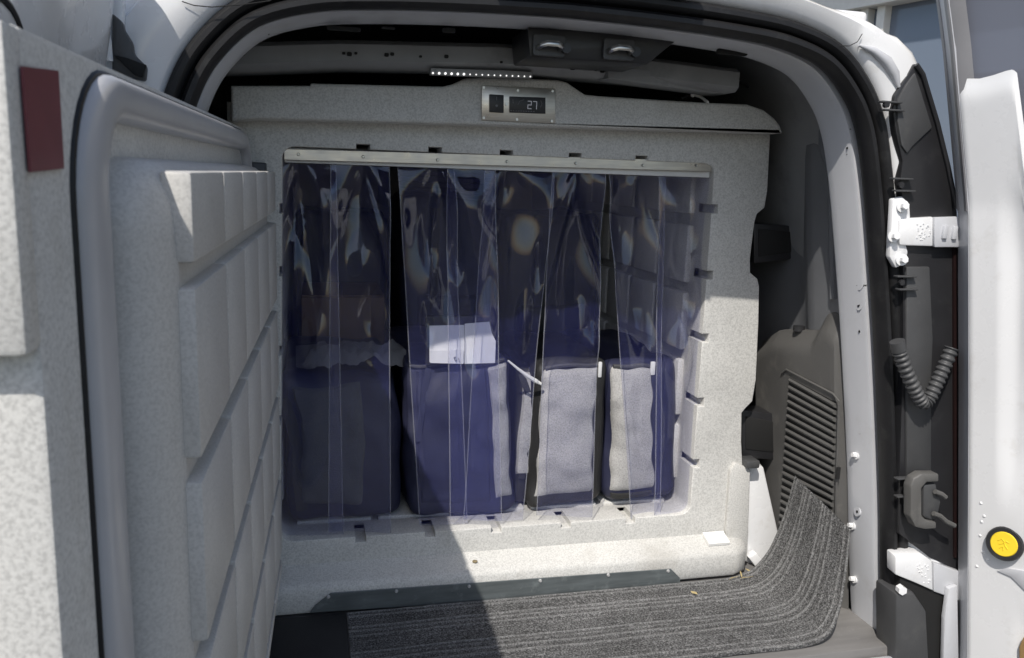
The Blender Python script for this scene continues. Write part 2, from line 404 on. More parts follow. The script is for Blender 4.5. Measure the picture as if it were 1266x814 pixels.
# header: bracket, strikers, slots, beam
def hole(name, px, py, y, w, h, parent, mk='void', d=0.004, r=None):
    p = P(px, py, 'y', y)
    return obj(name, plate(rrect(p.x-w/2, p.x+w/2, p.z-h/2, p.z+h/2, r or min(w, h)*0.45), [], y-d, y+d, 0.0008), mk, parent, True)
beam_pts = [(235, 72), (420, 66), (620, 70), (800, 86), (910, 100)]
def beam(yv, h, pts, z0=0):
    bm = bmesh.new(); la = []
    for px, py in pts:
        p = P(px, py, 'y', yv); la.append([p+Vector((0, 0, h/2)), p+Vector((0, -0.012, h/2-0.008)), p+Vector((0, -0.012, -h/2+0.008)), p+Vector((0, 0, -h/2)), p+Vector((0, 0.09, -h/2)), p+Vector((0, 0.09, h/2))])
    return rings(la, True, False, bm, cap=True)
bmn = obj('roof_beam', beam(-0.10, 0.042, beam_pts), 'shell', van, True)
for px, py in [(300, 67), (425, 66), (432, 67), (440, 66), (478, 68), (485, 67), (520, 70), (552, 70), (620, 77), (648, 79), (688, 81), (697, 82), (703, 82), (708, 84), (731, 84), (737, 86), (745, 88)]:
    p = P(px, py, 'y', -0.114); q = random.uniform(0.0022, 0.005)
    obj('beam_hole', plate(rrect(p.x-q, p.x+q, p.z-q*0.8, p.z+q*0.8, q*0.5, 3), [], -0.1145, -0.111, 0.0004), 'void', bmn)
a, c = P(652, 36, 'y', -0.225), P(822, 82, 'y', -0.225)
brk = obj('striker_bracket', solid_poly([P(652, 34, 'y', -0.236), P(820, 42, 'y', -0.236), P(842, 46, 'y', -0.236), P(800, 80, 'y', -0.236), P(655, 71, 'y', -0.236)], (0, 0.11, 0), None, 0.003), 'blackplastic', van, True)
for px in (678, 764):
    py = 57 if px < 700 else 62
    p = P(px, py, 'y', -0.24)
    s = obj('door_striker', plate(rrect(p.x-0.026, p.x+0.026, p.z-0.016, p.z+0.016, 0.004), [], -0.245, -0.2385, 0.001), 'darkgrey', van, True)
    bm = bmesh.new(); tube([p+Vector((-0.018, -0.006, -0.004)), p+Vector((-0.016, -0.02, -0.002)), p+Vector((-0.008, -0.026, 0)), p+Vector((0.008, -0.026, 0)), p+Vector((0.016, -0.02, -0.002)), p+Vector((0.018, -0.006, -0.004))], 0.0045, 8, bm)
    obj('striker_loop', bm, 'screw', s, True)
    bm = bmesh.new(); cyl(bm, p+Vector((0.026, -0.004, -0.003)), p+Vector((0.026, -0.014, -0.003)), 0.008, 12); obj('striker_bolt', bm, 'blackplastic', s, True)
for px, py, w, h in [(425, 36, 0.05, 0.006), (555, 38, 0.02, 0.007), (320, 41, 0.03, 0.003), (905, 65, 0.055, 0.009), (985, 79, 0.017, 0.006), (480, 35, 0.02, 0.003), (700, 30, 0.03, 0.004)]:
    hole('header_slot', px, py, -0.234 if px > 850 else -0.236, w, h, van)
# loose wires in the roof right corner
def wire(name, pix, y, r, mk, parent):
    pts = [P(px, py, 'y', y+0.015*math.sin(i*2.1)) for i, (px, py) in enumerate(pix)]
    cc = []
    for i in range(len(pts)-1):
        p0, p1, p2, p3 = pts[max(i-1, 0)], pts[i], pts[i+1], pts[min(i+2, len(pts)-1)]
        for k in range(6):
            t = k/6; cc.append(0.5*((2*p1)+(p2-p0)*t+(2*p0-5*p1+4*p2-p3)*t*t+(3*p1-p0-3*p2+p3)*t**3))
    cc.append(pts[-1]); return obj(name, tube(cc, r, 8), mk, parent, True)
wire('wire', [(842, 122), (862, 112), (872, 98), (895, 92), (912, 88), (908, 96), (893, 104)], -0.03, 0.0025, 'blackplastic', van)
wire('wire', [(800, 98), (835, 94), (868, 102), (905, 99), (925, 108)], 0.0, 0.003, 'blackplastic', van)
wire('wire', [(852, 104), (860, 90), (872, 96), (880, 84)], -0.05, 0.0025, 'blackplastic', van)
wire('white_cable', [(856, 118), (866, 113), (884, 109), (900, 107)], -0.04, 0.004, 'whiteplastic', van)
wire('white_cable', [(856, 117), (866, 120), (875, 127)], -0.04, 0.003, 'whiteplastic', van)
p = P(393, 80, 'y', -0.09); obj('plastic_clip', box(p-Vector((0.009, 0.01, 0.003)), p+Vector((0.009, 0.01, 0.003)), 0.002), 'whiteplastic', van, True)
p = P(835, 85, 'y', -0.12); obj('roof_gusset', solid_poly([P(752, 82, 'y', -0.125), P(850, 93, 'y', -0.1), P(905, 112, 'y', -0.08), P(885, 116, 'y', -0.08), P(752, 97, 'y', -0.125)], (0, 0.05, 0.0)), 'shell', van)

# side panel behind the box on the right, with a raised edge
def sidex(z): return lerp_tab([(-0.3, 1.125), (-0.13, 1.105), (0.1, 1.075), (0.46, 1.03), (0.8, 0.985)], z)
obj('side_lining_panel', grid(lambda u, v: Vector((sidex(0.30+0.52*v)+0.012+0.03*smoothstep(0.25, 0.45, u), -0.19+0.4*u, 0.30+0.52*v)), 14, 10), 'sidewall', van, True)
b = bmesh.new()
tube([Vector((sidex(z)+0.012, -0.165+0.03*smoothstep(0.72, 0.8, z), z)) for z in [0.50+0.32*k/10 for k in range(11)]], 0.009, 8, b)
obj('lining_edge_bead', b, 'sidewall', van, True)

# trim panel with louvres
def trimpt(y, z, d=0.0): return Vector((sidex(z)+d, y, z))

ty0, ty1 = -0.212, 0.10
def trim_surface(u, v):
    y = ty0+(ty1-ty0)*u
    ztop = lerp_tab([(-0.212, 0.455), (-0.17, 0.475), (-0.145, 0.465), (-0.12, 0.43), (-0.05, 0.415), (0.03, 0.40), (0.1, 0.36)], y)
    z = -0.14 + (ztop+0.14)*v
    d = 0.022*smoothstep(0.9, 1.0, v)**2 + 0.03*smoothstep(0.0, -1, 0)
    d += 0.02*(1-smoothstep(0.0, 0.06, u))
    return trimpt(y, z, d-0.012)
trim = obj('wheel_arch_trim', grid(trim_surface, 40, 40), 'trim', van, True)
# top shelf of the trim
def trim_top(u, v):
    q = trim_surface(u, 1.0); return q+Vector((0.06*v, 0, 0.003*math.sin(math.pi*v)))
obj('trim_shelf', grid(trim_top, 40, 4), 'trim', trim, True)
p = P(983, 401, 'z', 0.428); 
bm = bmesh.new(); cyl(bm, p+Vector((0.01, 0, -0.014)), p+Vector((0.01, 0, -0.004)), 0.012, 16); obj('shelf_cup', bm, 'blackplastic', trim, True)
# louvre frame: corners given in the photo, placed on the panel
def onpanel(px, py, d=-0.014):
    x = 1.03
    for _ in range(8):
        q = P(px, py, 'x', x); x = sidex(q.z)+d
    return P(px, py, 'x', x)
fr = [onpanel(*q) for q in [(966, 462), (972, 457), (1030, 487), (1037, 496), (1033, 650), (958, 650)]]
b = bmesh.new()
tube(fr[:5], 0.0022, 6, b)
obj('louvre_frame_bead', b, 'trim', trim, True)
obj('louvre_recess', solid_poly([onpanel(*q, d=-0.0135) for q in [(976, 467), (1031, 497), (1027, 660), (963, 655)]], (0.006, 0, 0)), 'void', trim)
ns = 22
for k in range(ns):
    t = k/(ns-1)
    l0 = (975.5-13*t, 470+185*t); r0 = (1031-5*t, 501+185*t)
    a, c = onpanel(*l0, d=-0.0165), onpanel(*r0, d=-0.0165)
    h = 0.0042
    b = bmesh.new(); dz = Vector((0, 0, h)); dx = Vector((0.011, 0, -0.004))
    rings([[a+dz, a+dz+dx, a-dz+dx, a-dz, a+Vector((-0.002, 0, 0))], [c+dz, c+dz+dx, c-dz+dx, c-dz, c+Vector((-0.002, 0, 0))]], True, False, b, cap=True)
    obj('louvre_slat', b, 'trim', trim)
q = onpanel(1036, 585); obj('trim_slot', box(q-Vector((0.003, 0.003, 0.012)), q+Vector((0.003, 0.003, 0.012))), 'void', trim)
# white wheel arch metal between box and trim
pts = [P(px, py, 'y', 0.012) for px, py in [(927, 572), (944, 578), (966, 676), (947, 712), (921, 694)]]
obj('wheel_arch_flange', solid_poly(pts, (0.012, 0.05, 0), None, 0.003), 'paint', van, True)
pts = [P(px, py, 'y', -0.012) for px, py in [(926, 690), (936, 684), (950, 700), (940, 708)]]
obj('floor_bracket', solid_poly(pts, (0, 0.02, 0), None, 0.002), 'paint', van, True)

# pads, holes and bolts on the inner right pillar
def pillar(px, py, d=0.0):
    """point on the painted right flange, in front of it by d"""
    q = P(px, py, 'y', -0.285)
    best = None
    for k in range(60):
        y = -0.29+0.07*k/59
        off = lerp_tab([(-0.290, -0.026), (-0.284, -0.029), (-0.235, -0.031), (-0.222, -0.033)], y)
        q = P(px, py, 'y', y)
        i = min(range(len(hr)), key=lambda j: abs(LOOP[j][1]-q.z)); xs = LOOP[i][0]+NORM[i][0]*off
        e = abs(q.x-xs)
        if best is None or e < best[0]: best = (e, q)
    return best[1]+Vector((-0.8, -0.6, 0))*d
nrm = Vector((-0.985, 0.1, 0.12)).normalized()
def disc(px, py, r, h, mk, name, parent=van, seg=14, d=0.0):
    q = pillar(px, py)+nrm*d; b = bmesh.new(); cyl(b, q-nrm*0.002, q+nrm*h, r, seg); return obj(name, b, mk, parent, True)
for px, py, hs in [(1064, 352, [(-3, 0), (5, 1)]), (1063, 377, [(0, 0)]), (1064, 530, [(0, 0)]), (1060, 632, [(1, 1)])]:
    pd = disc(px, py, 0.0105, 0.0015, 'paint_in', 'pillar_pad')
    for dx, dy in hs: disc(px+dx, py+dy, 0.0028 if py != 377 else 0.0045, 0.003, 'void', 'pillar_hole', pd, 8)
for px, py in [(1050, 160), (1048, 190), (1048, 183), (1063, 410), (1006, 107), (1010, 112), (1058, 725)]:
    disc(px, py, 0.0025, 0.0015, 'void', 'pillar_hole', van, 8)
for px, py in [(1060, 563), (1055, 650), (1057, 716)]:
    w = disc(px, py, 0.0085, 0.003, 'paint', 'pillar_bolt'); disc(px, py, 0.005, 0.011, 'paint', 'bolt_head', w, 6)

# ---- rear right door, swung open
SLOPE = 0.45
def xs(z, y): return xe(z)+0.018+SLOPE*max(0.0, -0.412-y)
def xe(z): return lerp_tab([(-0.5, 1.25), (-0.13, 1.208), (0.35, 1.134), (0.69, 1.079), (0.93, 1.015), (1.0, 0.993), (1.15, 0.94)], z)
def dpt(px, py, d=0.0):
    x = 1.05
    for _ in range(40):
        q = P(px, py, 'x', x); x = 0.5*x+0.5*(xs(q.z, q.y)+d)
    return P(px, py, 'x', x)
TOPQ = [dpt(*q) for q in [(1190, 97), (1206, 97), (1222, 93), (1238, 87.5), (1247, 85.5), (1252, 90), (1255, 112), (1260, 150), (1268, 205), (1285, 260)]]
def ztop(y): return lerp_tab([(-q.y, q.z) for q in TOPQ], -y)
def panel_pt(u, v):
    y = -0.407-0.40*u; z = -0.5+(ztop(y)+0.5)*v
    d = 0.012*smoothstep(0.10, 0.16, u)*smoothstep(0.16, 0.3, z)*(1-smoothstep(0.60, 0.75, z))
    d += 0.010*smoothstep(0.16, 0.27, u)*smoothstep(0.02, -0.06, z)
    d -= 0.005*math.exp(-((u-0.21)/0.03)**2)*math.exp(-((z-0.52)/0.10)**2)
    d += 0.008*smoothstep(0.97, 1.0, v)**2
    d -= 0.006*math.exp(-(((y+0.50+0.10*(z-0.75))/0.012)**2))*smoothstep(0.55, 0.75, z)
    return Vector((xs(z, y)+d, y, z))
rd = obj('right_rear_door', grid(panel_pt, 130, 120), 'paint', van, True,
        label='white right rear door swung open, inner face lit by sun')
# rolled hinge-side edge of the door (faces away from the sun; greyer paint adds its shade)
zs = [-0.5+1.6*k/30 for k in range(31)]
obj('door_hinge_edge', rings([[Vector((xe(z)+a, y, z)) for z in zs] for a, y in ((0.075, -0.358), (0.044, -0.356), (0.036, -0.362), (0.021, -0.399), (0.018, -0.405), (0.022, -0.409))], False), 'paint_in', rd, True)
# outer skin of the door behind
obj('door_outer_skin', grid(lambda u, v: Vector((xs(-0.5+1.4*v, -0.362-0.6*u)+0.06+0.02*math.sin(math.pi*v), -0.362-0.6*u, -0.5+1.4*v)), 6, 24), 'paint', rd, True)
# window above: glass with dark rubber surround, and the white ear of the inner panel
gz = [0.86+0.32*k/10 for k in range(11)]
obj('door_window', grid(lambda u, v: Vector((xs(0.60+0.56*v, -0.40-0.5*u)+0.022, -0.40-0.5*u, 0.60+0.56*v)), 6, 12), 'glass', rd, True)
obj('window_rubber', rings([[Vector((xe(z)+a, y, z)) for z in [0.68+0.5*k/20 for k in range(21)]] for a, y in ((0.05, -0.356), (0.034, -0.362), (0.031, -0.370), (0.034, -0.376), (0.022, -0.392), (0.017, -0.402), (0.022, -0.412), (0.036, -0.42))], False), 'postgrey', rd, True)
# yellow release button
q = dpt(1243, 672, -0.002); ax = Vector((-0.86, -0.5, 0.12)).normalized()
def ring_disc(c, ax, r0, h): 
    b = bmesh.new(); cyl(b, c-ax*0.004, c+ax*h*0.6, r0, 32); cyl(b, c+ax*h*0.6, c+ax*h, r0, 32, r2=r0*0.93); return b
bt = obj('release_button', ring_disc(q, ax, 0.0295, 0.009), 'blackplastic', rd, True, label='round yellow button with black rim on the white door')
obj('button_cap', ring_disc(q+ax*0.005, ax, 0.0215, 0.006), 'yellow', rd, True)
b = bmesh.new(); e1 = Vector((0.5, -0.86, 0)); e2 = ax.cross(e1).normalized(); e2 = e2 if e2.z > 0 else -e2
mk = lambda s: [q+ax*0.0112+e1*a*0.0013+e2*c*0.0013 for a, c in s]
for s in ([(-7, 3), (-3, 7), (0, 4), (2, -1), (6, -5)], [(-5, -1), (-1, 1), (2, 5), (6, 4)], [(-4, -6), (0, -3), (1, -8)]): tube(mk(s), 0.0010, 6, b)
obj('button_emblem', b, 'yellow', rd, True)
# handle pocket and small pressings
hp = [dpt(*t, d=-0.003) for t in [(1232, 706), (1246, 703), (1266, 706), (1290, 712), (1290, 748), (1266, 730), (1250, 714)]]
obj('handle_pocket', solid_poly(hp, (0.006, 0, 0), None, 0.001), 'paint_in', rd, True)
tb = [dpt(*t, d=-0.008) for t in [(1259, 800), (1264, 788), (1280, 780), (1290, 790), (1290, 840), (1260, 840)]]
obj('door_pull', solid_poly(tb, (0.012, 0, 0), None, 0.003), 'tan', rd, True)
dm = None
for px, py in [(1212, 622), (1216, 638), (1211, 662), (1214, 682), (1220, 692), (1207, 700), (1213, 645)]:
    q = dpt(px, py)
    if dm is None:
        b = bmesh.new(); cyl(b, q+Vector((0.002, 0, 0)), q+Vector((-0.0009, 0, 0)), 0.004, 12, r2=0.002); dm = obj('pressed_dimple', b, 'paint', rd, True, origin=q)
    else: inst(dm, q, rd)

# ---- rear left door, swung open, in shade
def xl(z): return lerp_tab([(-0.5, -0.40), (-0.13, -0.365), (0.35, -0.29), (0.69, -0.236), (0.93, -0.196), (1.0, -0.185), (1.1, -0.16)], z)
ld = obj('left_rear_door', grid(lambda u, v: (lambda y, z: Vector((xl(z)+0.012*smoothstep(0.0, 0.06, u)+0.014-0.02*smoothstep(0.4, 0.5, u)*smoothstep(0.8, 0.9, z), y, z)))(-0.37-0.7*u, -0.5+1.48*v), 60, 60), 'paint', van, True,
         label='white left rear door swung open behind the insulated door, in shade')
obj('door_outer_skin', grid(lambda u, v: Vector((xl(-0.5+1.48*v)-0.075, -0.37-0.7*u, -0.5+1.48*v)), 4, 20), 'paint', ld, True)
obj('door_hinge_edge', rings([[Vector((xl(z)+a, y, z)) for z in [-0.5+1.48*k/20 for k in range(21)]] for a, y in ((0.015, -0.371), (-0.03, -0.362), (-0.075, -0.371))], False), 'paint', ld, True)
q = [P(px, py, 'x', -0.192) for px, py in [(-14, -12), (2, -2), (11, 9), (18, 22), (23, 36)]]
obj('window_seal', tube([t for t in q], 0.004, 8), 'rubber', ld, True)
q = [P(px, py, 'y', -0.372) for px, py in [(112, -4), (120, 12), (128, 32), (132, 52), (134, 76)]]
obj('door_edge_bead', tube(q, 0.006, 8), 'paint', ld, True)
q = [P(px, py, 'y', -0.372) for px, py in [(138, 16), (150, 26), (152, 36), (162, 52), (164, 66), (180, 82), (178, 100), (138, 92)]]
obj('left_door_post', solid_poly([P(px, py, 'y', -0.362) for px, py in [(128, -14), (152, -14), (152, 115), (128, 115)]], (0, 0.02, 0), None, 0.003), 'paint', van, True)
obj('left_hinge_cover', solid_poly(q, (0, 0.02, 0), None, 0.003), 'darkgrey', van, True)
q = [P(px, py, 'y', -0.376) for px, py in [(140, 68), (158, 72), (180, 80), (176, 96), (165, 92)]]
obj('left_hinge_bracket', solid_poly(q, (0, 0.01, 0), None, 0.001), 'void', van, True)

# ---- the gap between right body edge and right door: lamp trim, hinges, cable boot
q = [P(px, py, 'y', -0.352) for px, py in [(1132, 78), (1140, 90), (1158, 150), (1172, 205), (1184, 262), (1184, 300), (1122, 300), (1118, 262), (1113, 225), (1116, 200), (1108, 165), (1104, 138), (1106, 118), (1117, 100)]]
lt = obj('lamp_side_trim', solid_poly(q, (0.004, 0.03, 0), None, 0.003), 'blackplastic', van, True)
obj('trim_edge_bead', tube([P(px, py, 'y', -0.355) for px, py in [(1133, 80), (1141, 92), (1159, 152), (1172, 205), (1183, 258)]], 0.004, 8), 'blackplastic', lt, True)
q = [P(px, py, 'y', -0.356) for px, py in [(1132, 90), (1153, 158), (1128, 182), (1122, 190), (1115, 180), (1110, 150), (1110, 124), (1120, 106)]]
obj('trim_face', solid_poly(q, (0, 0.008, 0), None, 0.002), 'darkgrey', lt, True)
def tab_clip(px, py):
    a = P(px, py, 'y', -0.36)
    t = obj('trim_tab', box(a+Vector((-0.006, -0.004, -0.0015)), a+Vector((0.032, 0.008, 0.0015)), 0.001), 'darkgrey', lt, True)
    return t
for px, py in [(1093, 126), (1096, 136), (1107, 221), (1110, 236), (1112, 342), (1114, 358), (1112, 592), (1112, 614)]: tab_clip(px, py)
for px, py in [(1094, 130), (1112, 229), (1113, 349)]:
    a = P(px, py, 'y', -0.358); b = bmesh.new(); cyl(b, a, a+Vector((0, -0.006, 0)), 0.005, 10); obj('trim_screw', b, 'blackplastic', lt, True)
obj('lamp_recess', solid_poly([P(px, py, 'y', -0.350) for px, py in [(1117, 296), (1200, 296), (1200, 712), (1150, 690), (1112, 660), (1113, 560), (1117, 440)]], (0.0, 0.02, 0)), 'blackplastic', van)
obj('lamp_back', solid_poly([P(px, py, 'y', -0.354) for px, py in [(1121, 330), (1150, 330), (1154, 420), (1152, 470), (1152, 596), (1121, 596), (1121, 470)]], (0, 0.012, 0), None, 0.003), 'darkgrey', lt, True)
obj('lamp_edge_reflector', solid_poly([P(px, py, 'y', -0.354) for px, py in [(1179, 300), (1183, 300), (1183, 690), (1180, 690)]], (0, 0.012, 0)), 'darkred', lt)
# upper hinge
hg = obj('upper_door_hinge', solid_poly([P(px, py, 'y', -0.356) for px, py in [(1104, 246), (1116, 243), (1125, 252), (1126, 268), (1120, 300), (1123, 312), (1120, 326), (1108, 332), (1100, 318)]], (0, 0.012, 0), None, 0.003), 'paint', van, True)
arm = [P(px, py, 'y', -0.362) for px, py in [(1112, 272), (1124, 270), (1154, 268), (1154, 305), (1124, 304), (1112, 303)]]
obj('hinge_arm', solid_poly(arm, (0.004, 0.016, 0), None, 0.003), 'paint', hg, True)
arm = [P(px, py, 'y', -0.366) for px, py in [(1155.5, 269), (1186, 268), (1186, 306), (1155.5, 306)]]
obj('hinge_leaf', solid_poly(arm, (0.004, 0.014, 0), None, 0.002), 'paint_in', hg, True)
for px, py in [(1168, 287), (1180, 288)]:
    a = P(px, py, 'y', -0.368); obj('hinge_pad', box(a-Vector((0.004, 0.003, 0.011)), a+Vector((0.004, 0.003, 0.011)), 0.001), 'paint_in', hg, True)
b = bmesh.new()
for k in range(26):
    a = P(random.uniform(1133, 1151), random.uniform(276, 297), 'y', -0.3625); addbox(b, a-Vector((0.0012, 0.0006, 0.0009)), a+Vector((0.0012, 0.001, 0.0009)))
obj('cast_mark', b, 'paint', hg)
for px, py in [(1115, 255), (1104, 292), (1114, 321)]:
    a = P(px, py, 'y', -0.358); b = bmesh.new(); cyl(b, a, a+Vector((-0.001, -0.004, 0)), 0.010, 18); w = obj('hinge_washer', b, 'paint', hg, True)
    b = bmesh.new(); cyl(b, a+Vector((0, -0.003, 0)), a+Vector((-0.002, -0.013, 0.001)), 0.0058, 6); obj('hinge_bolt', b, 'paint', hg, True)
# lower hinge
hg2 = obj('lower_door_hinge', solid_poly([P(px, py, 'y', -0.364) for px, py in [(1107, 688), (1138, 684), (1153, 694), (1154, 731), (1134, 722), (1107, 711)]], (0.004, 0.03, 0), None, 0.003), 'paint', van, True)
obj('hinge_leaf', solid_poly([P(px, py, 'y', -0.362) for px, py in [(1155, 696), (1190, 708), (1190, 745), (1172, 738), (1155, 732)]], (0, 0.014, 0), None, 0.002), 'paint_in', hg2, True)
b = bmesh.new()
for k in range(22):
    a = P(random.uniform(1132, 1150), random.uniform(698, 722), 'y', -0.3645); addbox(b, a-Vector((0.0012, 0.0006, 0.0009)), a+Vector((0.0012, 0.001, 0.0009)))
obj('cast_mark', b, 'paint', hg2)
a = P(1112, 727, 'y', -0.362); b = bmesh.new(); cyl(b, a, a+Vector((-0.002, -0.012, 0)), 0.0085, 6); obj('hinge_bolt', b, 'paint', hg2, True)
obj('bumper_end', solid_poly([P(px, py, 'y', -0.37) for px, py in [(1108, 735), (1130, 732), (1146, 756), (1150, 830), (1108, 830)]], (0.0, 0.06, 0.0), None, 0.006), 'darkgrey', van, True)
obj('bumper_gap', solid_poly([P(px, py, 'y', -0.357) for px, py in [(1113, 715), (1200, 715), (1200, 840), (1113, 840)]], (0, 0.02, 0)), 'void', van)
obj('door_check_strap', solid_poly([P(px, py, 'y', -0.372) for px, py in [(1168, 765), (1173, 728), (1184, 724), (1186, 840), (1166, 840)]], (0, 0.01, 0), None, 0.002), 'paint_in', van, True)
# corrugated cable boot
def boot():
    ctrl = [(1109, 422), (1113, 438), (1121, 460), (1131, 482), (1140, 497), (1148, 494), (1158, 474), (1168, 452), (1177, 430)]
    pts = []
    for i in range(len(ctrl)-1):
        p0, p1, p2, p3 = (ctrl[max(i-1, 0)], ctrl[i], ctrl[i+1], ctrl[min(i+2, len(ctrl)-1)])
        for k in range(36):
            t = k/36; pts.append([0.5*((2*p1[a])+(-p0[a]+p2[a])*t+(2*p0[a]-5*p1[a]+4*p2[a]-p3[a])*t*t+(-p0[a]+3*p1[a]-3*p2[a]+p3[a])*t**3) for a in (0, 1)])
    w = [P(a, c, 'y', -0.378) for a, c in pts]
    rad = [0.0112+0.0014*math.copysign(abs(math.sin(i*0.6))**0.6, math.sin(i*0.6)) if i > 28 else 0.0125 for i in range(len(w))]
    return tube(w, 0.01, 12, radii=rad)
obj('cable_boot', boot(), 'darkgrey', van, True)
# connector cover
def pix(l, y): return [P(a, c, 'y', y) for a, c in l]
cn = obj('lamp_connector', solid_poly(pix([(1161, 586), (1140, 586), (1130, 592), (1126, 602), (1126, 640), (1132, 652), (1145, 655), (1158, 654), (1158, 646), (1146, 644), (1140, 638), (1140, 604), (1146, 597), (1161, 596)], -0.385), (0, 0.02, 0), None, 0.003), 'trim', van, True)
obj('connector_body', solid_poly(pix([(1142, 600), (1158, 598), (1160, 612), (1164, 620), (1160, 640), (1152, 645), (1142, 640)], -0.38), (0, 0.02, 0), None, 0.004), 'darkgrey', cn, True)
for l in ([(1156, 608), (1164, 611), (1169, 615)], [(1154, 635), (1162, 638), (1170, 645), (1180, 650)]):
    obj('connector_lead', tube(pix(l, -0.386), 0.0045, 8), 'trim', cn, True)

# ------------------------------------------------------------------ insulated box insert
fb = thing('refrigerated_box', 'speckled grey moulded refrigerator box filling the van, door swung open', 'refrigerator', (0.45, 0.3, FLOOR))
OX0, OX1, OZ0, OZ1 = 0.0, 0.85, 0.0, 0.75          # opening
outer = [(-0.085, -0.055), (1.0, -0.055), (0.994, -0.03), (0.972, 0.09), (0.962, 0.16), (0.957, 0.225), (0.966, 0.236), (0.980, 0.25), (0.984, 0.298), (0.978, 0.42), (0.972, 0.50), (0.966, 0.517), (0.948, 0.53),
         (0.945, 0.56), (0.948, 0.635), (0.952, 0.652), (0.968, 0.665), (0.971, 0.70), (0.966, 0.822), (-0.085, 0.822)]
op = [P(px, py, 'y', 0) for px, py in [(884, 201), (349, 184), (347, 671), (853, 634)]]
def opening(r=0.022, grow=0.0):
    x0a, x0b, x1a, x1b = op[2].x-grow, op[1].x-grow, op[3].x+grow, op[0].x+grow
    o_ = []
    for u, v in rrect(0, 1, 0, 1, r/0.8): 
        xa = x0a+(x0b-x0a)*v; xb = x1a+(x1b-x1a)*v
        o_.append((xa+(xb-xa)*u, OZ0-grow+(OZ1+2*grow)*v))
    return o_
def notched():
    """the opening outline with its small notches for the door ribs"""
    r = 0.022/0.8; W_, H_ = 0.85, 0.75
    xs_t = [(P(px, py, 'y', 0).x-op[1].x)/W_ for px, py in [(450, 182), (540, 186), (629, 189), (715, 192), (798, 193)]]
    xs_b = [(P(px, py, 'y', 0).x-op[2].x)/(op[3].x-op[2].x) for px, py in [(446, 664), (532, 655), (614, 648), (700, 643), (780, 637)]]
    zr = [P(px, py, 'y', 0).z/H_ for px, py in [(879, 258), (872, 340), (866, 418), (866, 497), (861, 573)]]
    zl = [P(px, py, 'y', 0).z/H_ for px, py in [(346, 258), (346, 336), (346, 434), (346, 520), (347, 600)]]
    pts = []
    def arc(cx, cz, a):
        for k in range(7): t = R(a+15*k); pts.append((cx+r*math.cos(t), cz+r*math.sin(t)))
    arc(1-r, 1-r, 0)
    for u in sorted(xs_t, reverse=True): pts.extend([(u+0.0145, 1), (u+0.0145, 1.0125), (u-0.0145, 1.0125), (u-0.0145, 1)])
    arc(r, 1-r, 90)
    for v in sorted(zl, reverse=True): pts.extend([(0, v+0.012), (-0.006, v+0.012), (-0.006, v-0.012), (0, v-0.012)])
    arc(r, r, 180)
    for u in sorted(xs_b): pts.extend([(u-0.012, 0), (u-0.012, -0.016), (u+0.012, -0.016), (u+0.012, 0)])
    arc(1-r, r, 270)
    for v in sorted(zr): pts.extend([(1, v-0.013), (1.017, v-0.013), (1.017, v+0.011), (1, v+0.011)])
    o_ = []
    for u, v in pts:
        xa = op[2].x+(op[1].x-op[2].x)*v; xb = op[3].x+(op[0].x-op[3].x)*v
        o_.append((xa+(xb-xa)*u, OZ0+(OZ1-OZ0)*v))
    return o_
OPN = notched()
obj('front_frame', plate(outer, [OPN], 0.0, 0.07, 0.0025), 'moulded', fb, True)
# cavity liner
def rr(loop, y, dx=0.0): return [Vector((a, y, b)) for a, b in loop]
lin = obj('cavity_liner', rings([rr(opening(grow=0.001), 0.06), rr(opening(grow=0.008), 0.09), rr(opening(grow=0.008), 1.45)]), 'moulded', fb, True)
b = bmesh.new(); b.faces.new([b.verts.new(v) for v in rr(opening(grow=0.008), 1.451)]); obj('cavity_back', b, 'moulded', fb)
obj('box_body', rings([rr([(a*0.985+0.006, c) for a, c in rrect(-0.08, 0.985, FLOOR+0.002, 0.80, 0.02)], y) for y in (0.068, 0.3, 1.5)], cap=False), 'moulded', fb, True)
# ribs on the cavity walls
GZ = [0.035, 0.185, 0.335, 0.485, 0.632]
rows = [(-0.0, 0.022)]+[(GZ[i]+0.011, GZ[i+1]-0.011) for i in range(4)]+[(0.645, 0.735)]
for side in (0, 1):
    for (z0, z1) in rows[1:]:
        for k in range(5):
            y0 = 0.095+0.162*k
            if side: 
                xw = op[3].x+0.008; pb = box((xw-0.016, y0, z0), (xw+0.002, y0+0.152, z1), 0.005)
            else:
                xw = op[2].x-0.008; pb = box((xw-0.002, y0, z0), (xw+0.012, y0+0.152, z1), 0.005)
            obj('wall_rib', pb, 'moulded', lin, True)
for k in range(5):
    for x0 in [0.02+0.166*j for j in range(5)]:
        obj('floor_rib', box((x0, 0.095+0.162*k, -0.011), (x0+0.152, 0.095+0.162*k+0.152, -0.001), 0.004), 'moulded', lin, True)
ev = obj('evaporator_housing', box((0.28, 0.95, 0.60), (0.62, 1.35, 0.745), 0.015), 'charplastic', fb, True)
for k in range(7): obj('evaporator_fin', box((0.31, 0.944, 0.615+0.017*k), (0.59, 0.952, 0.622+0.017*k), 0.001), 'darkgrey', ev)
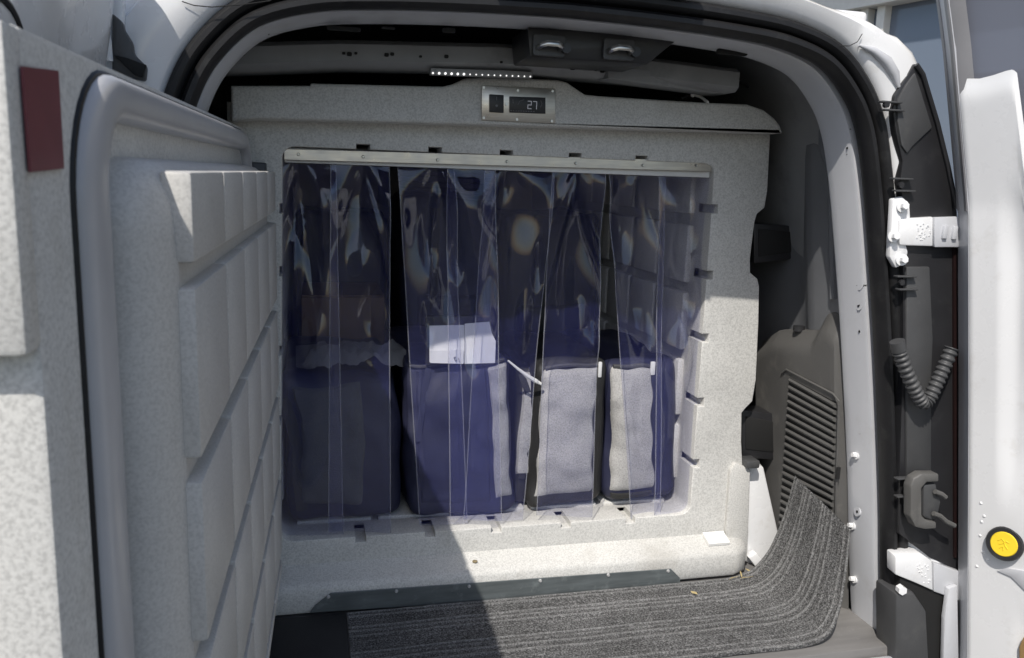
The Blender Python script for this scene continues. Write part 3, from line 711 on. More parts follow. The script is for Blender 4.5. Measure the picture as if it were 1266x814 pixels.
# sill profile, swept along x
def sill():
    prof = [(0.012, -0.046), (-0.001, -0.050), (-0.006, -0.054), (-0.040, -0.066), (-0.050, -0.072), (-0.0535, -0.080), (-0.0535, -0.118), (-0.05, -0.1255), (0.0, -0.1255)]
    xs = [-0.09, -0.086, -0.07, 0.3, 0.6, 0.94, 0.975, 0.995, 1.0]
    ls = []
    for x in xs:
        k = 0.0 if 0.0 < x < 0.96 else (smoothstep(0.96, 1.002, x) if x > 0.5 else 0)
        ls.append([Vector((x, y*(1-0.75*k)+0.02*k, z+(-0.012*k if z > -0.1 else 0))) for y, z in prof])
    return rings(ls, False)
obj('front_sill', sill(), 'moulded', fb, True)
b = bmesh.new()
solid_poly([(0.885, -0.034, -0.0622), (0.935, -0.034, -0.0622), (0.935, 0.0, -0.0502), (0.885, 0.0, -0.0502)], (0, -0.002, 0.006), b)
obj('sill_patch', b, 'whiteplastic', fb)
# right-hand raised rim column at the foot
obj('frame_foot', solid_poly(pix([(892, 690), (900, 580), (906, 570), (925, 578), (921, 692)], 0.002), (0, -0.012, 0), None, 0.004), 'moulded', fb, True)
# steel kick strip
tl, tr_, br_, bl = P(409, 733, 'y', -0.0555), P(829, 703, 'y', -0.0555), P(841, 728, 'y', -0.0555), P(383, 757, 'y', -0.0555)
st = obj('kick_plate', solid_poly([tl, tr_, P(840, 714, 'y', -0.0555), br_, bl, P(390, 748, 'y', -0.0555)], (0, -0.0025, 0), None, 0.0006), 'zinc', fb)
for px, py in [(406, 738), (490, 731), (580, 725), (668, 718), (752, 711), (826, 706)]:
    a = P(px, py, 'y', -0.058); b = bmesh.new(); cyl(b, a+Vector((0, 0.001, 0)), a+Vector((0, -0.003, 0)), 0.004, 10, r2=0.0026); obj('rivet', b, 'rivet', st, True)
# brim across the top, with the raised control housing
YB = -0.058
bt_ = [(285, 106), (383, 106), (384, 103), (548, 107), (560, 104), (575, 97), (600, 95), (690, 99), (702, 102), (712, 109), (724, 117), (745, 119), (870, 127), (925, 129), (945, 136), (958, 146), (965, 155), (968, 164)]
bb_ = [(968, 165), (640, 156), (470, 151), (318, 147), (286, 150)]
BR = [(p.x, p.z) for p in (P(a, c, 'y', YB) for a, c in bt_+bb_)]
obj('top_brim', plate(BR, [], YB, 0.35, 0.006), 'moulded', fb, True)
obj('brim_rear', box((-0.07, 0.34, 0.78), (0.96, 1.5, 0.85), 0.02), 'moulded', fb, True)
# control panel
cp = obj('control_panel', solid_poly(pix([(595, 106), (686, 110), (686, 153), (595, 149)], YB-0.001), (0, -0.004, 0), None, 0.001), 'steel', fb, True)
sw = obj('rocker_switch', solid_poly(pix([(604.5, 117), (622, 118), (622, 140), (604.5, 139)], YB-0.0045), (0, -0.006, 0), None, 0.001), 'blackplastic', cp, True)
p = P(614, 131, 'y', YB-0.0115); b = bmesh.new(); cyl(b, p, p+Vector((0, -0.001, 0)), 0.0022, 10); obj('switch_mark', b, 'digit_dim', cp)
p = P(614, 122, 'y', YB-0.0115); obj('switch_mark', box(p-Vector((0.0004, 0.0005, 0.003)), p+Vector((0.0004, 0.0005, 0.003))), 'digit_dim', cp)
obj('display_window', solid_poly(pix([(629.5, 119.5), (674, 121), (674, 141), (629.5, 139.5)], YB-0.0045), (0, -0.003, 0), None, 0.0006), 'blackplastic', cp, True)
def seg7(ch, o, w, h, t):
    S = {'2': 'abged', '7': 'abc'}[ch]; b = bmesh.new()
    seg = {'a': (0, h, w, h), 'g': (0, h/2, w, h/2), 'd': (0, 0, w, 0), 'b': (w, h/2, w, h), 'c': (w, 0, w, h/2), 'e': (0, 0, 0, h/2), 'f': (0, h/2, 0, h)}
    for s in S:
        x0, z0, x1, z1 = seg[s]
        addbox(b, o+Vector((x0-t/2, -0.0006, z0-t/2)), o+Vector((x1+t/2, 0, z1+t/2)))
    return b
a = P(652.5, 134.5, 'y', YB-0.0078)
obj('display_digit', seg7('2', a, 0.0062, 0.0130, 0.0013), 'digit', cp)
obj('display_digit', seg7('7', a+Vector((0.0100, 0, 0)), 0.0062, 0.0130, 0.0013), 'digit', cp)
for k in range(10):
    q = P(632+k*3.1, 137.2+k*0.1, 'y', YB-0.0078); obj('display_mark', box(q-Vector((0.0014, 0.0003, 0.0005)), q+Vector((0.0014, 0.0003, 0.0006))), 'digit_dim', cp)
for l in ([(640, 130), (643, 125), (648, 123.5)], [(634, 123), (634.5, 128)], [(668, 124), (670, 128), (668, 133)]):
    obj('display_mark', tube(pix(l, YB-0.008), 0.0005, 5), 'digit_dim', cp)
q = P(626, 129, 'y', YB-0.0055); b = bmesh.new(); cyl(b, q, q+Vector((0, -0.002, 0)), 0.0028, 12); obj('indicator_lamp', b, 'screw', cp, True)
for px, py in [(598, 108.5), (683, 113), (640, 112), (598, 146), (682, 150), (639, 148)]:
    q = P(px, py, 'y', YB-0.0055); b = bmesh.new(); cyl(b, q, q+Vector((0, -0.0015, 0)), 0.0024, 10); obj('panel_screw', b, 'screw', cp, True)
# latch keepers on the right flank
for l, l2 in (([(932, 276), (985, 280), (985, 318), (972, 322), (932, 326)], [(938, 283), (980, 287), (980, 312), (938, 318)]), ([(917, 507), (958, 512), (966, 530), (965, 570), (918, 566)], [(922, 515), (958, 522), (960, 560), (922, 556)])):
    k = obj('latch_keeper', solid_poly(pix(l, 0.03), (0.01, 0.06, 0), None, 0.003), 'blackplastic', fb, True)
    obj('keeper_face', solid_poly(pix(l2, 0.028), (0, 0.01, 0), None, 0.002), 'void', k, True)
a = P(924, 571, 'y', 0.0); obj('keeper_foot', box(a-Vector((0.012, 0.02, 0.01)), a+Vector((0.02, 0.02, 0.008)), 0.004), 'darkgrey', fb, True)

# ---- door of the box, opened about 92 degrees
DH = Vector((-0.05, -0.03, 0)); DD = Vector((-0.03182, -0.99949, 0)); DN = Vector((0.99949, -0.03182, 0))
def D(u, v, z): return DH+DD*u+DN*v+Vector((0, 0, z))
def dbox(u0, u1, v0, v1, z0, z1, bev=0.004, seg=2):
    b = box((u0, v0, z0), (u1, v1, z1), bev, seg)
    for w in b.verts: w.co = D(w.co.x, w.co.y, w.co.z)
    return b
DZ0, DZ1 = -0.06, 0.776
dr = obj('box_door', dbox(0.0, 1.049, -0.075, 0.0, DZ0, DZ1, 0.006), 'moulded', fb, True, label='thick insulated door hanging open, ribbed plug on its inner face')
obj('latch_block', dbox(1.046, 1.069, -0.074, -0.0005, 0.612, DZ1-0.001, 0.004), 'moulded', dr, True)
obj('latch_block', dbox(1.046, 1.062, -0.076, -0.058, 0.30, 0.609, 0.004), 'moulded', dr, True)
# gasket: raised rounded frame
def dring(u0, u1, z0, z1, r, v, n=10):
    return [D(a, v, c) for a, c in rrect(u0, u1, z0, z1, r, n)]
gl = []
for k in range(13):
    t = math.pi*k/12; w = 0.050*(1-math.cos(t))/2; v = 0.013*math.sin(t)**0.75 if 0 < k < 12 else -0.002
    gl.append(dring(0.035+w, 0.985-w, -0.035+w, 0.768-w*0.62, 0.085-w*0.8, v))
obj('door_gasket', rings(gl), 'gasket', dr, True)
gv = []
for k in range(5):
    t = math.pi*k/4; w = 0.0035*(1-math.cos(t))/2; gv.append(dring(0.033+w, 0.988-w, -0.037+w, 0.770-w, 0.086, 0.003*math.sin(t)))
obj('gasket_lip', rings(gv), 'rubber', dr, True)
# plug base (rounded frame rising to the ribs)
pl = [(0.0, 0.0), (0.003, 0.014), (0.010, 0.026), (0.026, 0.037), (0.040, 0.0405)]
lp = [dring(0.090+w, 0.930-w*1.0, 0.0+w, 0.715-w*0.45, 0.05, v) for w, v in pl]
b = rings(lp); b.faces.new([b.verts.new(p) for p in dring(0.130, 0.890, 0.040, 0.697, 0.05, 0.0404)])
obj('plug_base', b, 'mouldin', dr, True)
cols = [(0.096, 0.241), (0.248, 0.403), (0.410, 0.561), (0.568, 0.715), (0.722, 0.892)]
rz = [(0.010, 0.026)]+[(GZ[i]+0.009, GZ[i+1]-0.009) for i in range(4)]+[(0.641, 0.706)]
for i, (u0, u1) in enumerate(cols):
    for j, (z0, z1) in enumerate(rz):
        obj('plug_rib', dbox(u0, u1, 0.030, 0.052, z0, z1, 0.0035, 2), 'mouldin', dr, True)
rf = [D(*q) for q in [(1.054, 0.0005, 0.755), (1.000, 0.0005, 0.759), (1.001, 0.0005, 0.706), (1.053, 0.0005, 0.704)]]
obj('reflector_patch', solid_poly(rf, DN*0.0015), 'red', dr, label='dull red rectangular reflector patch')
for z in (0.06, 0.40, 0.69):
    b = bmesh.new(); cyl(b, D(-0.012, -0.035, z-0.035), D(-0.012, -0.035, z+0.035), 0.012, 12); addbox(b, Vector((-0.10, -0.034, z-0.03)), Vector((-0.02, 0.004, z+0.03)), 0.003)
    obj('door_hinge', b, 'blackplastic', dr, True)

# ------------------------------------------------------------------ strip curtain
cu = thing('strip_curtain', 'clear bluish plastic strip curtain hanging from steel rail across the box opening', 'curtain', (0.425, 0.02, 0.0))
a0, a1 = P(351, 184, 'y', 0.004), P(879, 199, 'y', 0.004); b0, b1 = P(351, 198, 'y', 0.004), P(879, 212.5, 'y', 0.004)
rail = obj('mounting_rail', solid_poly([a0, a1, b1, b0], (0, 0.004, 0), None, 0.001), 'steel', cu)
obj('rail_backing', box((0.01, 0.014, 0.722), (0.845, 0.03, 0.748), 0.001), 'whiteplastic', cu, True)
for px, py in [(369, 191), (449, 194), (541, 198), (627, 200), (712, 202), (795, 204.5), (861, 205)]:
    q = P(px, py, 'y', 0.003); b = bmesh.new(); cyl(b, q, q+Vector((0, -0.002, 0)), 0.003, 10, r2=0.002); obj('rail_screw', b, 'screw', rail, True)
# strips: top-left, top-right, bottom-left, bottom-right (photo x), bottom y, depth
ST = [(344, 415, 344, 424, 660, 0.030), (409, 481, 406, 482, 655, 0.020), (491, 561, 518, 577, 646, 0.030), (553, 612, 556, 618, 640, 0.019),
      (600, 686, 572, 644, 640, 0.031), (683, 748, 662, 728, 635, 0.019), (752, 822, 777, 814, 638, 0.030), (815, 886, 806, 860, 634, 0.019)]
def strip(i, tlx, trx, blx, brx, by, yb):
    NU, NV = 44, 130; rnd = random.Random(40+i*7)
    screws = [369, 449, 541, 627, 712, 795, 861]
    ph = [rnd.uniform(0, 6.28) for _ in range(6)]
    zt = 0.738
    cs = [c for c in screws if min(tlx, blx)-25 < c < max(trx, brx)+25] or [(tlx+trx)/2]
    cr = [((rnd.choice(cs)-633)/625*1.0, rnd.uniform(-0.42, 0.42), rnd.uniform(0.18, 0.42), rnd.choice((-1, 1))*rnd.uniform(0.005, 0.012), rnd.uniform(0.008, 0.02), rnd.uniform(0.0, 0.03)) for _ in range(5)]
    dn = [(rnd.uniform(0.1, 0.9), rnd.uniform(0.12, 0.52), rnd.uniform(0.018, 0.045), rnd.uniform(0.05, 0.10), rnd.choice((-1, 1))*rnd.uniform(0.009, 0.018)) for _ in range(3)]
    def fn(u, v):
        pxl = tlx+(trx-tlx)*u; pxb = blx+(brx-blx)*u
        t = v
        rt = smoothstep(0.0, 0.22, t)*(1-0.0) if i in (5,) else t
        top = P(pxl, 205, 'y', yb); bot = P(pxb, by, 'y', yb)
        x = top.x+(bot.x-top.x)*t; z = zt+(bot.z-zt)*t
        s = u*2-1
        # cupping, drape folds that hang from the screws, slow ripples
        fall = math.exp(-t*3.2); near = min(abs(pxl-c) for c in screws)/45
        y = yb + 0.005*math.sin(s*1.9+ph[0])*(1-fall)
        y += -0.014*near*smoothstep(0.0, 0.09, t)*math.exp(-t*5)
        for c_ in screws:                                   # folds radiating from the fixing screws
            dx_ = (pxl-c_)/625; dz_ = 0.74*t+0.012; rad = math.hypot(dx_, dz_); an = math.atan2(dx_, dz_)
            y += 0.0105*math.sin(5.2*an+ph[3])*math.exp(-((rad-0.13)/0.10)**2)*math.exp(-(an/0.9)**2)
        y += 0.006*math.sin(2.2*s+ph[2]-t*7)*math.exp(-((t-0.34)/0.2)**2)
        y += 0.014*(nz((x, 0, z*0.7), 4.0, i))*smoothstep(0, 0.15, t)*(1-0.5*t)
        y += 0.0035*(nz((x*1.0, 0, z*0.55), 13.0, i+20))*smoothstep(0, 0.1, t)*math.exp(-t*1.2)
        y += -0.012*smoothstep(0.45, 0.95, t)
        xl_ = (pxl-633)/625; zl_ = 0.74*t
        for c0, sl_, ln, am, w_, z0_ in cr:                  # sharp creases running down from the screws
            if zl_ > z0_: y += am*math.exp(-abs(xl_-c0-sl_*(zl_-z0_))/(w_*(0.4+zl_*6)))*smoothstep(0, 0.05, zl_-z0_)*(1-smoothstep(ln*0.4, ln, zl_-z0_))
        for du, dt_, wa, wb, am in dn:                       # facetted dents
            e_ = 1-math.hypot((u-du)*(trx-tlx)/625/wa, (t-dt_)*0.74/wb*1.0) - 0.25*abs((u-du)*(trx-tlx)/625/wa)
            if e_ > 0: y += am*e_
        y = max(-0.006 if t > 0.93 else -0.03, min(y, 0.050))
        if t < 0.03: y = yb + (y-yb)*t/0.03
        return Vector((x, y, z))
    b = grid(fn, NU, NV); b.normal_update()
    # thickness 1.8 mm with a paler cut edge
    top = {v: v for v in b.verts}; vs0 = b.verts[:]; fs0 = b.faces[:]; be = [e for e in b.edges if e.is_boundary]
    nv = {v: b.verts.new(v.co+v.normal*0.0018) for v in vs0}
    for f in fs0: b.faces.new([nv[v] for v in reversed(f.verts)])
    for e in be:
        a_, c_ = e.verts; nf = b.faces.new((a_, c_, nv[c_], nv[a_])); nf.material_index = 1
    nb = len(b.faces)
    for uu in (0.0, 1.0): tube([fn(uu, k/60) for k in range(61)], 0.0011, 5, b)      # extruded bead along each cut edge
    b.faces.ensure_lookup_table()
    for f_ in b.faces[nb:]: f_.material_index = 1
    return b
for i, s in enumerate(ST): obj('curtain_strip', strip(i, *s), ['pvc', 'pvc_edge'], cu, True)

# ------------------------------------------------------------------ bags
def rbox_pt(a, b, c, hx, hy, hz, r):
    p = Vector((a*hx, c*hy, b*hz)); core = Vector((max(-hx+r, min(hx-r, p.x)), max(-hy+r, min(hy-r, p.y)), max(-hz+r, min(hz-r, p.z))))
    d = p-core
    if d.length > 1e-9: 
        m_ = max(abs(d.x), abs(d.y), abs(d.z)); d = d.normalized()*m_
    return core+d
def make_bag(label, x0, x1, z1, yf, depth, lean, seed, fabric, group, bulge_=0.012, z0=0.0, topw=1.0, r=0.022, wr=0.004):
    hx, hy, hz = (x1-x0)/2, depth/2, (z1-z0)/2; cx, cy, cz = (x0+x1)/2, yf+hy, (z0+z1)/2
    def f(a, b, c, out=0.0):
        p = rbox_pt(a, b, c, hx, hy, hz, r)
        k = (1-a*a)*(1-b*b)
        if c < -0.99: p.y -= bulge_*max(0, k)
        n = nz((p.x+cx, p.y, p.z), 9, seed)*wr*1.6 + nz((p.x+cx, p.y, p.z), 26, seed+3)*wr*0.7
        n += 0.5*wr*math.sin(38*(p.z+0.9*p.x)+seed)*smoothstep(0.1, 0.9, abs(nz((p.x, 0, p.z), 7, seed+9))*2)
        q = p+Vector((n*0.6, n if c < 0 else 0, 0.3*n))
        sg = smoothstep(0.3, 1.0, b)*(0.014*nz((p.x+cx, p.y, 0), 12, seed+30)-0.008*(1-a*a))
        q.z += sg; q.y += 0.6*max(0, -sg)
        q.x += 0.007*nz((0, p.y, p.z), 8, seed+40)
        q.x *= 1+(topw-1)*(b+1)/2
        q.x += lean*(b+1)/2
        q.y -= out
        return Vector((q.x+cx, q.y+cy, q.z+cz))
    t = thing('insulated_tote_bag', label, 'bag', (cx, cy, z0), group)
    b = bmesh.new(); bmesh.ops.create_cube(b, size=2)
    bmesh.ops.subdivide_edges(b, edges=b.edges[:], cuts=26, use_grid_fill=True)
    for v in b.verts: v.co = f(v.co.x, v.co.z, v.co.y)
    bmesh.ops.recalc_face_normals(b, faces=b.faces[:])
    obj('bag_body', b, fabric, t, True)
    return t, f
def patch(t, f, name, a0, a1, b0, b1, mk, out=0.002, th=0.003, nu=22, nv=34, corner=0.0, edge=None):
    def g(u, v):
        a = a0+(a1-a0)*u; b_ = b0+(b1-b0)*v
        if edge: a, b_ = edge(u, v, a, b_)
        # rounded pillow edge
        e = min(min(u, 1-u)*nu/1.2, min(v, 1-v)*nv/1.2, 1.0)
        return f(a, b_, -1.0, out+(th*math.sqrt(max(0, e)) if e < 1 else th)-(0.004 if e <= 0 else 0))
    return obj(name, grid(g, nu, nv), mk, t, True)
GB = 'insulated tote bags standing behind the curtain'
def wavy(u, v, a, b_):
    return (a+0.05*math.sin(v*7+u)*(1 if u > 0.5 else 0.6)+0.03*math.sin(v*19), b_-0.05*math.sin(math.pi*u)*v**6+0.02*math.sin(u*11)*v**4)
def bx(px, y=0.06, py=560): return P(px, py, 'y', y).x
# far-left bag in shade
t, f = make_bag('dark navy tote with charcoal front pocket, leftmost behind the curtain', bx(356), bx(500), 0.315, 0.075, 0.42, -0.012, 2, 'navy', GB, 0.016, r=0.03, wr=0.007)
patch(t, f, 'front_pocket', -0.76, 0.36, -0.72, 0.90, 'shaded')
def strap(t, f, pts, name='carry_strap', mk='black_nylon', w=0.011):
    c = [f(a, b_, -1.0, 0.006) for a, b_ in pts]
    b = bmesh.new(); ls = []
    for i, p in enumerate(c):
        d = (c[min(i+1, len(c)-1)]-c[max(i-1, 0)]).normalized(); s = d.cross(Vector((0, -1, 0))).normalized()*w
        ls.append([p-s, p+s, p+s+Vector((0, 0.002, 0)), p-s+Vector((0, 0.002, 0))])
    return obj(name, rings(ls, True, False, b, cap=True), mk, t, True)
strap(t, f, [(-0.98, 0.7), (-0.9, 0.35), (-0.84, 0.0), (-0.80, -0.4), (-0.76, -0.8)])
# bag with the papers
t, f = make_bag('navy tote with white papers in the clear pocket above its front', bx(507), bx(644), 0.345, 0.07, 0.40, -0.022, 3, 'navy', GB, 0.014, topw=0.94, wr=0.008)
patch(t, f, 'side_panel', 0.56, 0.97, -0.80, 0.93, 'heather', nu=10, edge=lambda u, v, a, b_: (a-0.14*u*(1-v)*0.3+0.05*(1-v), b_))
patch(t, f, 'front_flap', -0.80, 0.55, -0.84, 0.95, 'navy', out=0.001, th=0.004)
strap(t, f, [(-0.55, 0.95), (-0.66, 0.5), (-0.78, 0.0)], mk='navy', w=0.006)
b = bmesh.new(); tube([f(a/10-0.9, 0.985, -1.0, 0.004) for a in range(0, 19)], 0.004, 8, b); obj('zip_edge', b, 'zip', t, True)
# clear document pocket and its papers
pk = pix([(527, 391), (607, 391), (614, 452), (526, 452)], 0.068)
obj('document_pocket', solid_poly(pk, (0, 0.008, 0), None, 0.002), 'black_nylon', t, True)
def sheet(label, l, y, mk='paper', marks=()):
    q = pix(l, y); b = bmesh.new(); solid_poly(q, (0, 0.0012, 0), b)
    o = tag(obj('paper_sheet', b, mk), label, 'paper', 'papers in the document pocket')
    for m_ in marks: obj('ink_mark', tube(pix(m_, y-0.0012), 0.0006, 5), 'ink', o)
    return o
sheet('wide white paper slip in the pocket of the navy tote', [(531, 403), (574, 402), (574, 449), (531, 448)], 0.062)
sheet('short white card in front of the wide slip in pocket', [(532, 434), (573, 432.5), (573, 450), (532, 449)], 0.057, marks=([(561, 443), (563, 441), (562, 445), (564, 447)], [(567, 443), (568, 448)], [(563, 447), (565, 445)]))
sheet('tall creased white paper beside the short card in pocket', [(574.5, 400.5), (605, 398), (608, 412), (613, 422), (612, 449), (574.5, 450)], 0.060)
# slim bag wedged between
t, f = make_bag('slim grey quilted tote wedged between the navy tote and its neighbour', bx(640), bx(668), 0.315, 0.105, 0.38, 0.006, 5, 'black_nylon', GB, 0.006, r=0.016, wr=0.006)
patch(t, f, 'quilted_panel', -0.8, 0.9, -0.55, 0.97, 'heather', nu=8, th=0.005)
strap(t, f, [(-0.9, 0.9), (0.0, 0.55), (0.5, 0.0), (-0.3, -0.6)], w=0.007)
# grey panel bag
t, f = make_bag('black tote with tall pale grey front panel, between slim tote and curtain gap', bx(656), bx(752), 0.335, 0.07, 0.40, 0.006, 7, 'black_nylon', GB, 0.016, r=0.032, wr=0.007, topw=0.93)
patch(t, f, 'front_panel', -0.90, 0.60, -0.80, 0.97, 'heather', th=0.003, edge=wavy)
b = bmesh.new(); tube([f(a/10-0.85, 0.975, -1.0, 0.006) for a in range(0, 16)], 0.0045, 8, b); obj('zip_edge', b, 'zip', t, True)
b = bmesh.new(); q = f(0.66, 0.93, -1, 0.008); addbox(b, q-Vector((0.004, 0.004, 0.022)), q+Vector((0.004, 0.002, 0.012)), 0.002); obj('zip_pull', b, 'whiteplastic', t, True)
# right bag
t, f = make_bag('tote with grey front panel and navy flank against the right cavity wall', bx(753), bx(846), 0.335, 0.075, 0.40, -0.014, 11, 'navy', GB, 0.016, r=0.036, wr=0.007, topw=0.95)
patch(t, f, 'front_panel', -0.95, 0.20, -0.80, 0.97, 'heather', th=0.003, edge=wavy)
patch(t, f, 'base_band', -0.93, 0.22, -0.97, -0.82, 'black_nylon', nv=8, th=0.003)
b = bmesh.new(); tube([f(a/10-0.9, 0.975, -1.0, 0.006) for a in range(0, 12)], 0.0045, 8, b); obj('zip_edge', b, 'zip', t, True)
b = bmesh.new(); q = f(0.24, 0.95, -1, 0.010); addbox(b, q-Vector((0.005, 0.004, 0.016)), q+Vector((0.006, 0.002, 0.014)), 0.002); obj('zip_pull', b, 'whiteplastic', t, True)
# white cord over the slim bag
cd = [P(px, py, 'y', 0.055) for px, py in [(628, 446), (640, 456), (652, 465), (662, 471), (669, 475)]]
tag(obj('draw_cord', tube(cd, 0.0045, 8, radii=[0.002, 0.003, 0.004, 0.005, 0.003]), 'whiteplastic', None, True), 'short white cord lying across the top of the slim grey tote', 'cord')
# crumpled pale liner lying on the left bag, brown carton behind
def liner(u, v):
    px = 366+136*u; y = 0.10+0.22*v
    base = P(px, 462-34*math.sin(math.pi*min(1, v*1.25+0.08))**0.7*smoothstep(-0.1, 0.25, u), 'y', y)
    n = nz((u*4, v*5, 0), 2.2, 4)*0.016+nz((u*9, v*8, 0), 2.4, 5)*0.007
    base.z = max(base.z+n, 0.322); return base+Vector((0, n, 0))
lb = grid(liner, 60, 30); lb.normal_update()
nv_ = {v: lb.verts.new(v.co-Vector((0, 0.002, 0.003))) for v in lb.verts[:]}
tag(obj('crumpled_liner', lb, 'foil', None, True), 'crumpled pale plastic liner lying on top of the leftmost navy tote', 'liner')
cb = thing('carton', 'brown cardboard carton standing behind the leftmost tote inside the box', 'carton', (0.13, 0.66, 0.0))
obj('carton_body', box((0.03, 0.53, 0.0), (0.235, 0.78, 0.40), 0.004), 'cardboard', cb, True)
for s_ in (-1, 1): obj('carton_flap', box((0.134 if s_ > 0 else 0.031, 0.531, 0.401), (0.234 if s_ > 0 else 0.131, 0.779, 0.405), 0.001), 'cardboard', cb)
GR = 'dark tote bags added at the back to darken the box'  # row of dark totes added so the curtain gaps look black
for k, (xa, xb_, zt_, yf_, fabric, lab) in enumerate([(0.015, 0.27, 0.60, 0.84, 'black_nylon', 'tall black tote added as dark backdrop behind the brown carton'),
        (0.285, 0.545, 0.66, 0.62, 'navy', 'tall dark navy tote standing behind the papers'),
        (0.555, 0.835, 0.62, 0.60, 'black_nylon', 'tall black tote added as dark backdrop behind the two grey panel totes')]):
    t, f = make_bag(lab, xa, xb_, zt_, yf_, 0.36, 0.0, 20+k, fabric, GR, 0.02, r=0.03)
    patch(t, f, 'front_pocket', -0.7, 0.7, -0.8, 0.2, fabric, th=0.006)
    strap(t, f, [(-0.3, 0.9), (-0.32, 0.3), (-0.34, -0.3), (-0.36, -0.8)])
# ------------------------------------------------------------------ floor coverings
def carpet():
    b = bmesh.new(); NX, NY = 120, 240
    lay = b.verts.layers.float.new('rib')
    rnd = random.Random(3)
    # cross path in x-z at the back edge (y1) and front edge (y0)
    A = P(985, 588, 'y', -0.10); B = P(1054, 655, 'y', -0.275)
    back = [(0.115, -0.062, FLOOR), (0.5, -0.062, FLOOR), (0.86, -0.062, FLOOR), (0.935, -0.060, FLOOR+0.002), (0.985, -0.058, FLOOR+0.018), (1.018, -0.066, FLOOR+0.07), (1.034, -0.08, FLOOR+0.15), (A.x, A.y, A.z)]
    front = [(0.115, -0.325, FLOOR), (0.5, -0.325, FLOOR), (0.83, -0.325, FLOOR), (0.93, -0.325, FLOOR+0.001), (0.985, -0.323, FLOOR+0.012), (1.018, -0.312, FLOOR+0.05), (1.038, -0.295, FLOOR+0.12), (B.x, B.y, B.z)]
    def path(l, t):
        n = len(l)-1; k = [0, 0.26, 0.52, 0.62, 0.70, 0.80, 0.90, 1.0]
        for i in range(n):
            if t <= k[i+1]+1e-9:
                s = (t-k[i])/(k[i+1]-k[i]); p = [Vector(l[max(i-1, 0)]), Vector(l[i]), Vector(l[i+1]), Vector(l[min(i+2, n)])]
                m1 = (p[2]-p[0])/(k[i+1]-k[max(i-1, 0)])*(k[i+1]-k[i]); m2 = (p[3]-p[1])/(k[min(i+2, n)]-k[i])*(k[i+1]-k[i])
                return p[1]*(2*s**3-3*s*s+1)+m1*(s**3-2*s*s+s)+p[2]*(-2*s**3+3*s*s)+m2*(s**3-s*s)
    ribs_ = []; q_ = 0.02
    while q_ < 0.99: ribs_.append((q_, rnd.uniform(0.006, 0.013), rnd.choice((0.15, 0.3, 0.5, 0.8, 1.0)))); q_ += rnd.uniform(0.035, 0.085)
    vv = []
    for i in range(NX+1):
        t = i/NX; row = []
        pb, pf = path(back, t), path(front, t)
        pb2, pf2 = path(back, min(1, t+0.004)), path(front, min(1, t+0.004))
        tang = (pb2-pb) if t < 0.99 else (pb-path(back, t-0.004)); tang.normalize()
        nrm_ = Vector((-tang.z, 0, tang.x)).normalized()
        for j in range(NY+1):
            s = j/NY; p = pb.lerp(pf, s)
            sw = s+0.005*nz((t*3, 0, s*2), 1.0, 3)
            rib = 0.0
            for rc, rw, rs_ in ribs_:
                if abs(sw-rc) < 4*rw: rib = max(rib, rs_*math.exp(-((sw-rc)/rw)**2))
            w = 1.0
            h = 0.0030*rib*(0.5+0.5*w)+0.0010*nz(p, 40, 2)+0.0025*nz(p, 7, 5)*smoothstep(0, 0.1, s)
            v = b.verts.new(p+nrm_*(0.004+h)); v[lay] = 0.48*rib*(0.55+0.9*abs(nz(p, 60, 7)))
            row.append(v)
        vv.append(row)
    for i in range(NX):
        for j in range(NY): b.faces.new((vv[i][j], vv[i][j+1], vv[i+1][j+1], vv[i+1][j]))
    # skirt for thickness
    for row in ([vv[i][NY] for i in range(NX+1)], [vv[i][0] for i in range(NX+1)], vv[NX]):
        lo = []
        for v in row:
            n = b.verts.new(v.co+Vector((0.002 if row is vv[NX] else 0, 0, -0.006))); n[lay] = 0.0; lo.append(n)
        for i in range(len(row)-1): b.faces.new((row[i], row[i+1], lo[i+1], lo[i]))
    return b
tag(obj('ribbed_carpet', carpet(), 'carpet', None, True), 'dark grey ribbed carpet on the van floor, curling up the right wall', 'carpet')
tag(obj('floor_mat', box((-0.075, -0.322, FLOOR-0.004), (0.113, -0.060, FLOOR+0.004), 0.002), 'mat', None, True), 'plain black rubber mat beside the ribbed carpet under the open door', 'mat')

# small litter
def leafy(name, label, px, py, plane, L, W, ang, mk='leaf'):
    c = P(px, py, *plane); b = bmesh.new()
    pts = [(-L, 0), (-L*0.4, W), (L*0.4, W*0.8), (L, 0), (L*0.3, -W), (-L*0.5, -W*0.7)]
    solid_poly([c+Vector((x*math.cos(ang)-y*math.sin(ang), x*math.sin(ang)+y*math.cos(ang), 0.003+0.002*math.sin(9*x/L))) for x, y in pts], (0, 0, 0.0008), b)
    return tag(obj(name, b, mk), label, 'leaf')
leafy('dry_leaf', 'small pale dry leaf scrap lying alone on the carpet', 858, 735, ('z', FLOOR+0.008), 0.008, 0.003, 2.2)
for px, py, a in [(908, 716, 0.3), (916, 712, 1.2), (923, 716, 0.1), (929, 709, 2.0)]:
    o = leafy('dry_grass_blade', 'thin dry grass blade caught between box sill and carpet', px, py, ('z', FLOOR+0.012), 0.016, 0.0016, a)
    o['group'] = 'dry grass at the box corner'; o['category'] = 'grass'
q = P(587, 694, 'y', -0.026)
b = bmesh.new(); solid_poly([Vector((q.x+0.0055*math.cos(k), q.y+0.004*math.sin(k)-0.001, -0.0585+0.3*(q.y+0.004*math.sin(k)+0.026))) for k in (0, 0.9, 1.9, 2.8, 3.7, 4.7, 5.6)], (0, -0.0003, 0.0012), b)
obj('sill_stain', b, 'stain', fb)

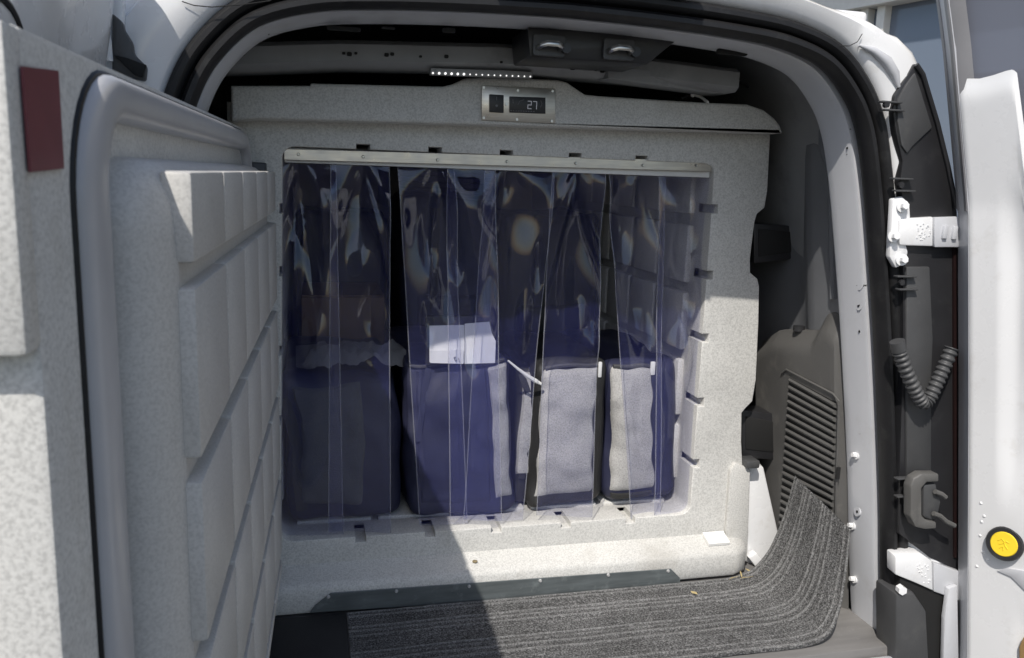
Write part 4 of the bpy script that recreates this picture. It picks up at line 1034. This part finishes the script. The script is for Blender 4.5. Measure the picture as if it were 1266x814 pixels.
# ------------------------------------------------------------------ light bar under the roof beam
lb_ = thing('light_bar', 'slim LED light bar under the roof beam above the control panel', 'light', tuple(P(593, 93, 'y', -0.10)))
e0, e1 = P(532, 89.5, 'y', -0.10), P(657, 94, 'y', -0.10)
b = bmesh.new(); rings([[e+Vector((0, -0.006, 0.006)), e+Vector((0, -0.006, -0.004)), e+Vector((0, 0.012, -0.004)), e+Vector((0, 0.012, 0.006))] for e in (e0, e1)], True, False, b, cap=True)
obj('bar_housing', b, 'shell', lb_)
b = bmesh.new(); bmesh.ops.create_icosphere(b, subdivisions=1, radius=0.0019)
l0 = None
for k in range(17):
    c = e0.lerp(e1, 0.02+0.96*k/16)+Vector((0, -0.0065, -0.002))
    if l0 is None:
        bmesh.ops.translate(b, vec=c, verts=b.verts[:]); l0 = obj('led', b, 'led', lb_, origin=c)
    else: inst(l0, c, lb_, scale=[1.25 if k < 6 else 0.75]*3)

# ------------------------------------------------------------------ building behind
BO = Vector((6.0, 4.2, 0)); BD = Vector((-0.26, 0.9656, 0)).normalized(); BN = Vector((-BD.y, BD.x, 0))   # wall runs along BD, faces BN
def hitwall(px, py, d=0.0):
    dr_ = AX_F+AX_R*((px-633)/FPX)-AX_U*((py-407)/FPX)
    o_ = BO+BN*d; return CAM+dr_*(((o_-CAM).dot(BN))/dr_.dot(BN))
def wxy(px, py):
    h = hitwall(px, py); return ((h-BO).dot(BD), h.z)
bld = thing('building', 'beige building with cream window frames beyond the van roof', 'building', (BO.x, BO.y, -0.78))
def wallbox(s0, s1, z0, z1, d0, d1, name, mk, parent, bev=0.0):
    b = box((s0, d0, z0), (s1, d1, z1), bev)
    for v in b.verts: v.co = BO+BD*v.co.x+BN*v.co.y+Vector((0, 0, v.co.z))
    return obj(name, b, mk, parent)
zt = wxy(1085, 0)[1]; zl = wxy(1100, 4)[1]
s_mull = wxy(1082, 30)[0]; s_b = wxy(1064, 30)[0]; s_c = wxy(1035, 25)[0]; s_r = wxy(1200, 60)[0]; s_far = s_c+1.2
zb = wxy(1150, 300)[1]
wallbox(-9.0, 9.0, -0.78, zb-0.02, -0.3, 0.0, 'lower_wall', 'bwall', bld)
wallbox(-9.0, 9.0, zl+0.25, 7.0, -0.3, 0.0, 'upper_wall', 'bwall', bld)
wallbox(s_far, 9.0, zb-0.02, zl+0.25, -0.3, -0.001, 'pier', 'bwall', bld)
wallbox(-9.0, -7.2, zb-0.02, zl+0.25, -0.3, -0.001, 'pier', 'bwall', bld)
wallbox(-7.2, s_far, zl, zl+0.249, -0.2, 0.06, 'lintel', 'bframe', bld)
wallbox(-9.0, 9.0, zl+0.9, zl+1.2, 0.0, 0.7, 'canopy', 'bwall', bld)
edges = [-7.2, -5.4, -3.6, -1.9, s_mull-0.02, s_b, s_c, s_far]
edges = sorted(edges)
for i, (a, c) in enumerate(zip(edges, edges[1:])):
    w = wallbox(a+0.03, c-0.03, zb, zl-0.001, -0.16, -0.14, 'window', 'bglass', bld)
for i, e in enumerate(edges): wallbox(e-0.045, e+0.045, zb, zl-0.001, -0.20, -0.04, 'mullion', 'bframe', bld)
wallbox(-7.2, s_far, zb-0.019, zb+0.06, -0.2, 0.05, 'window_sill', 'bframe', bld)
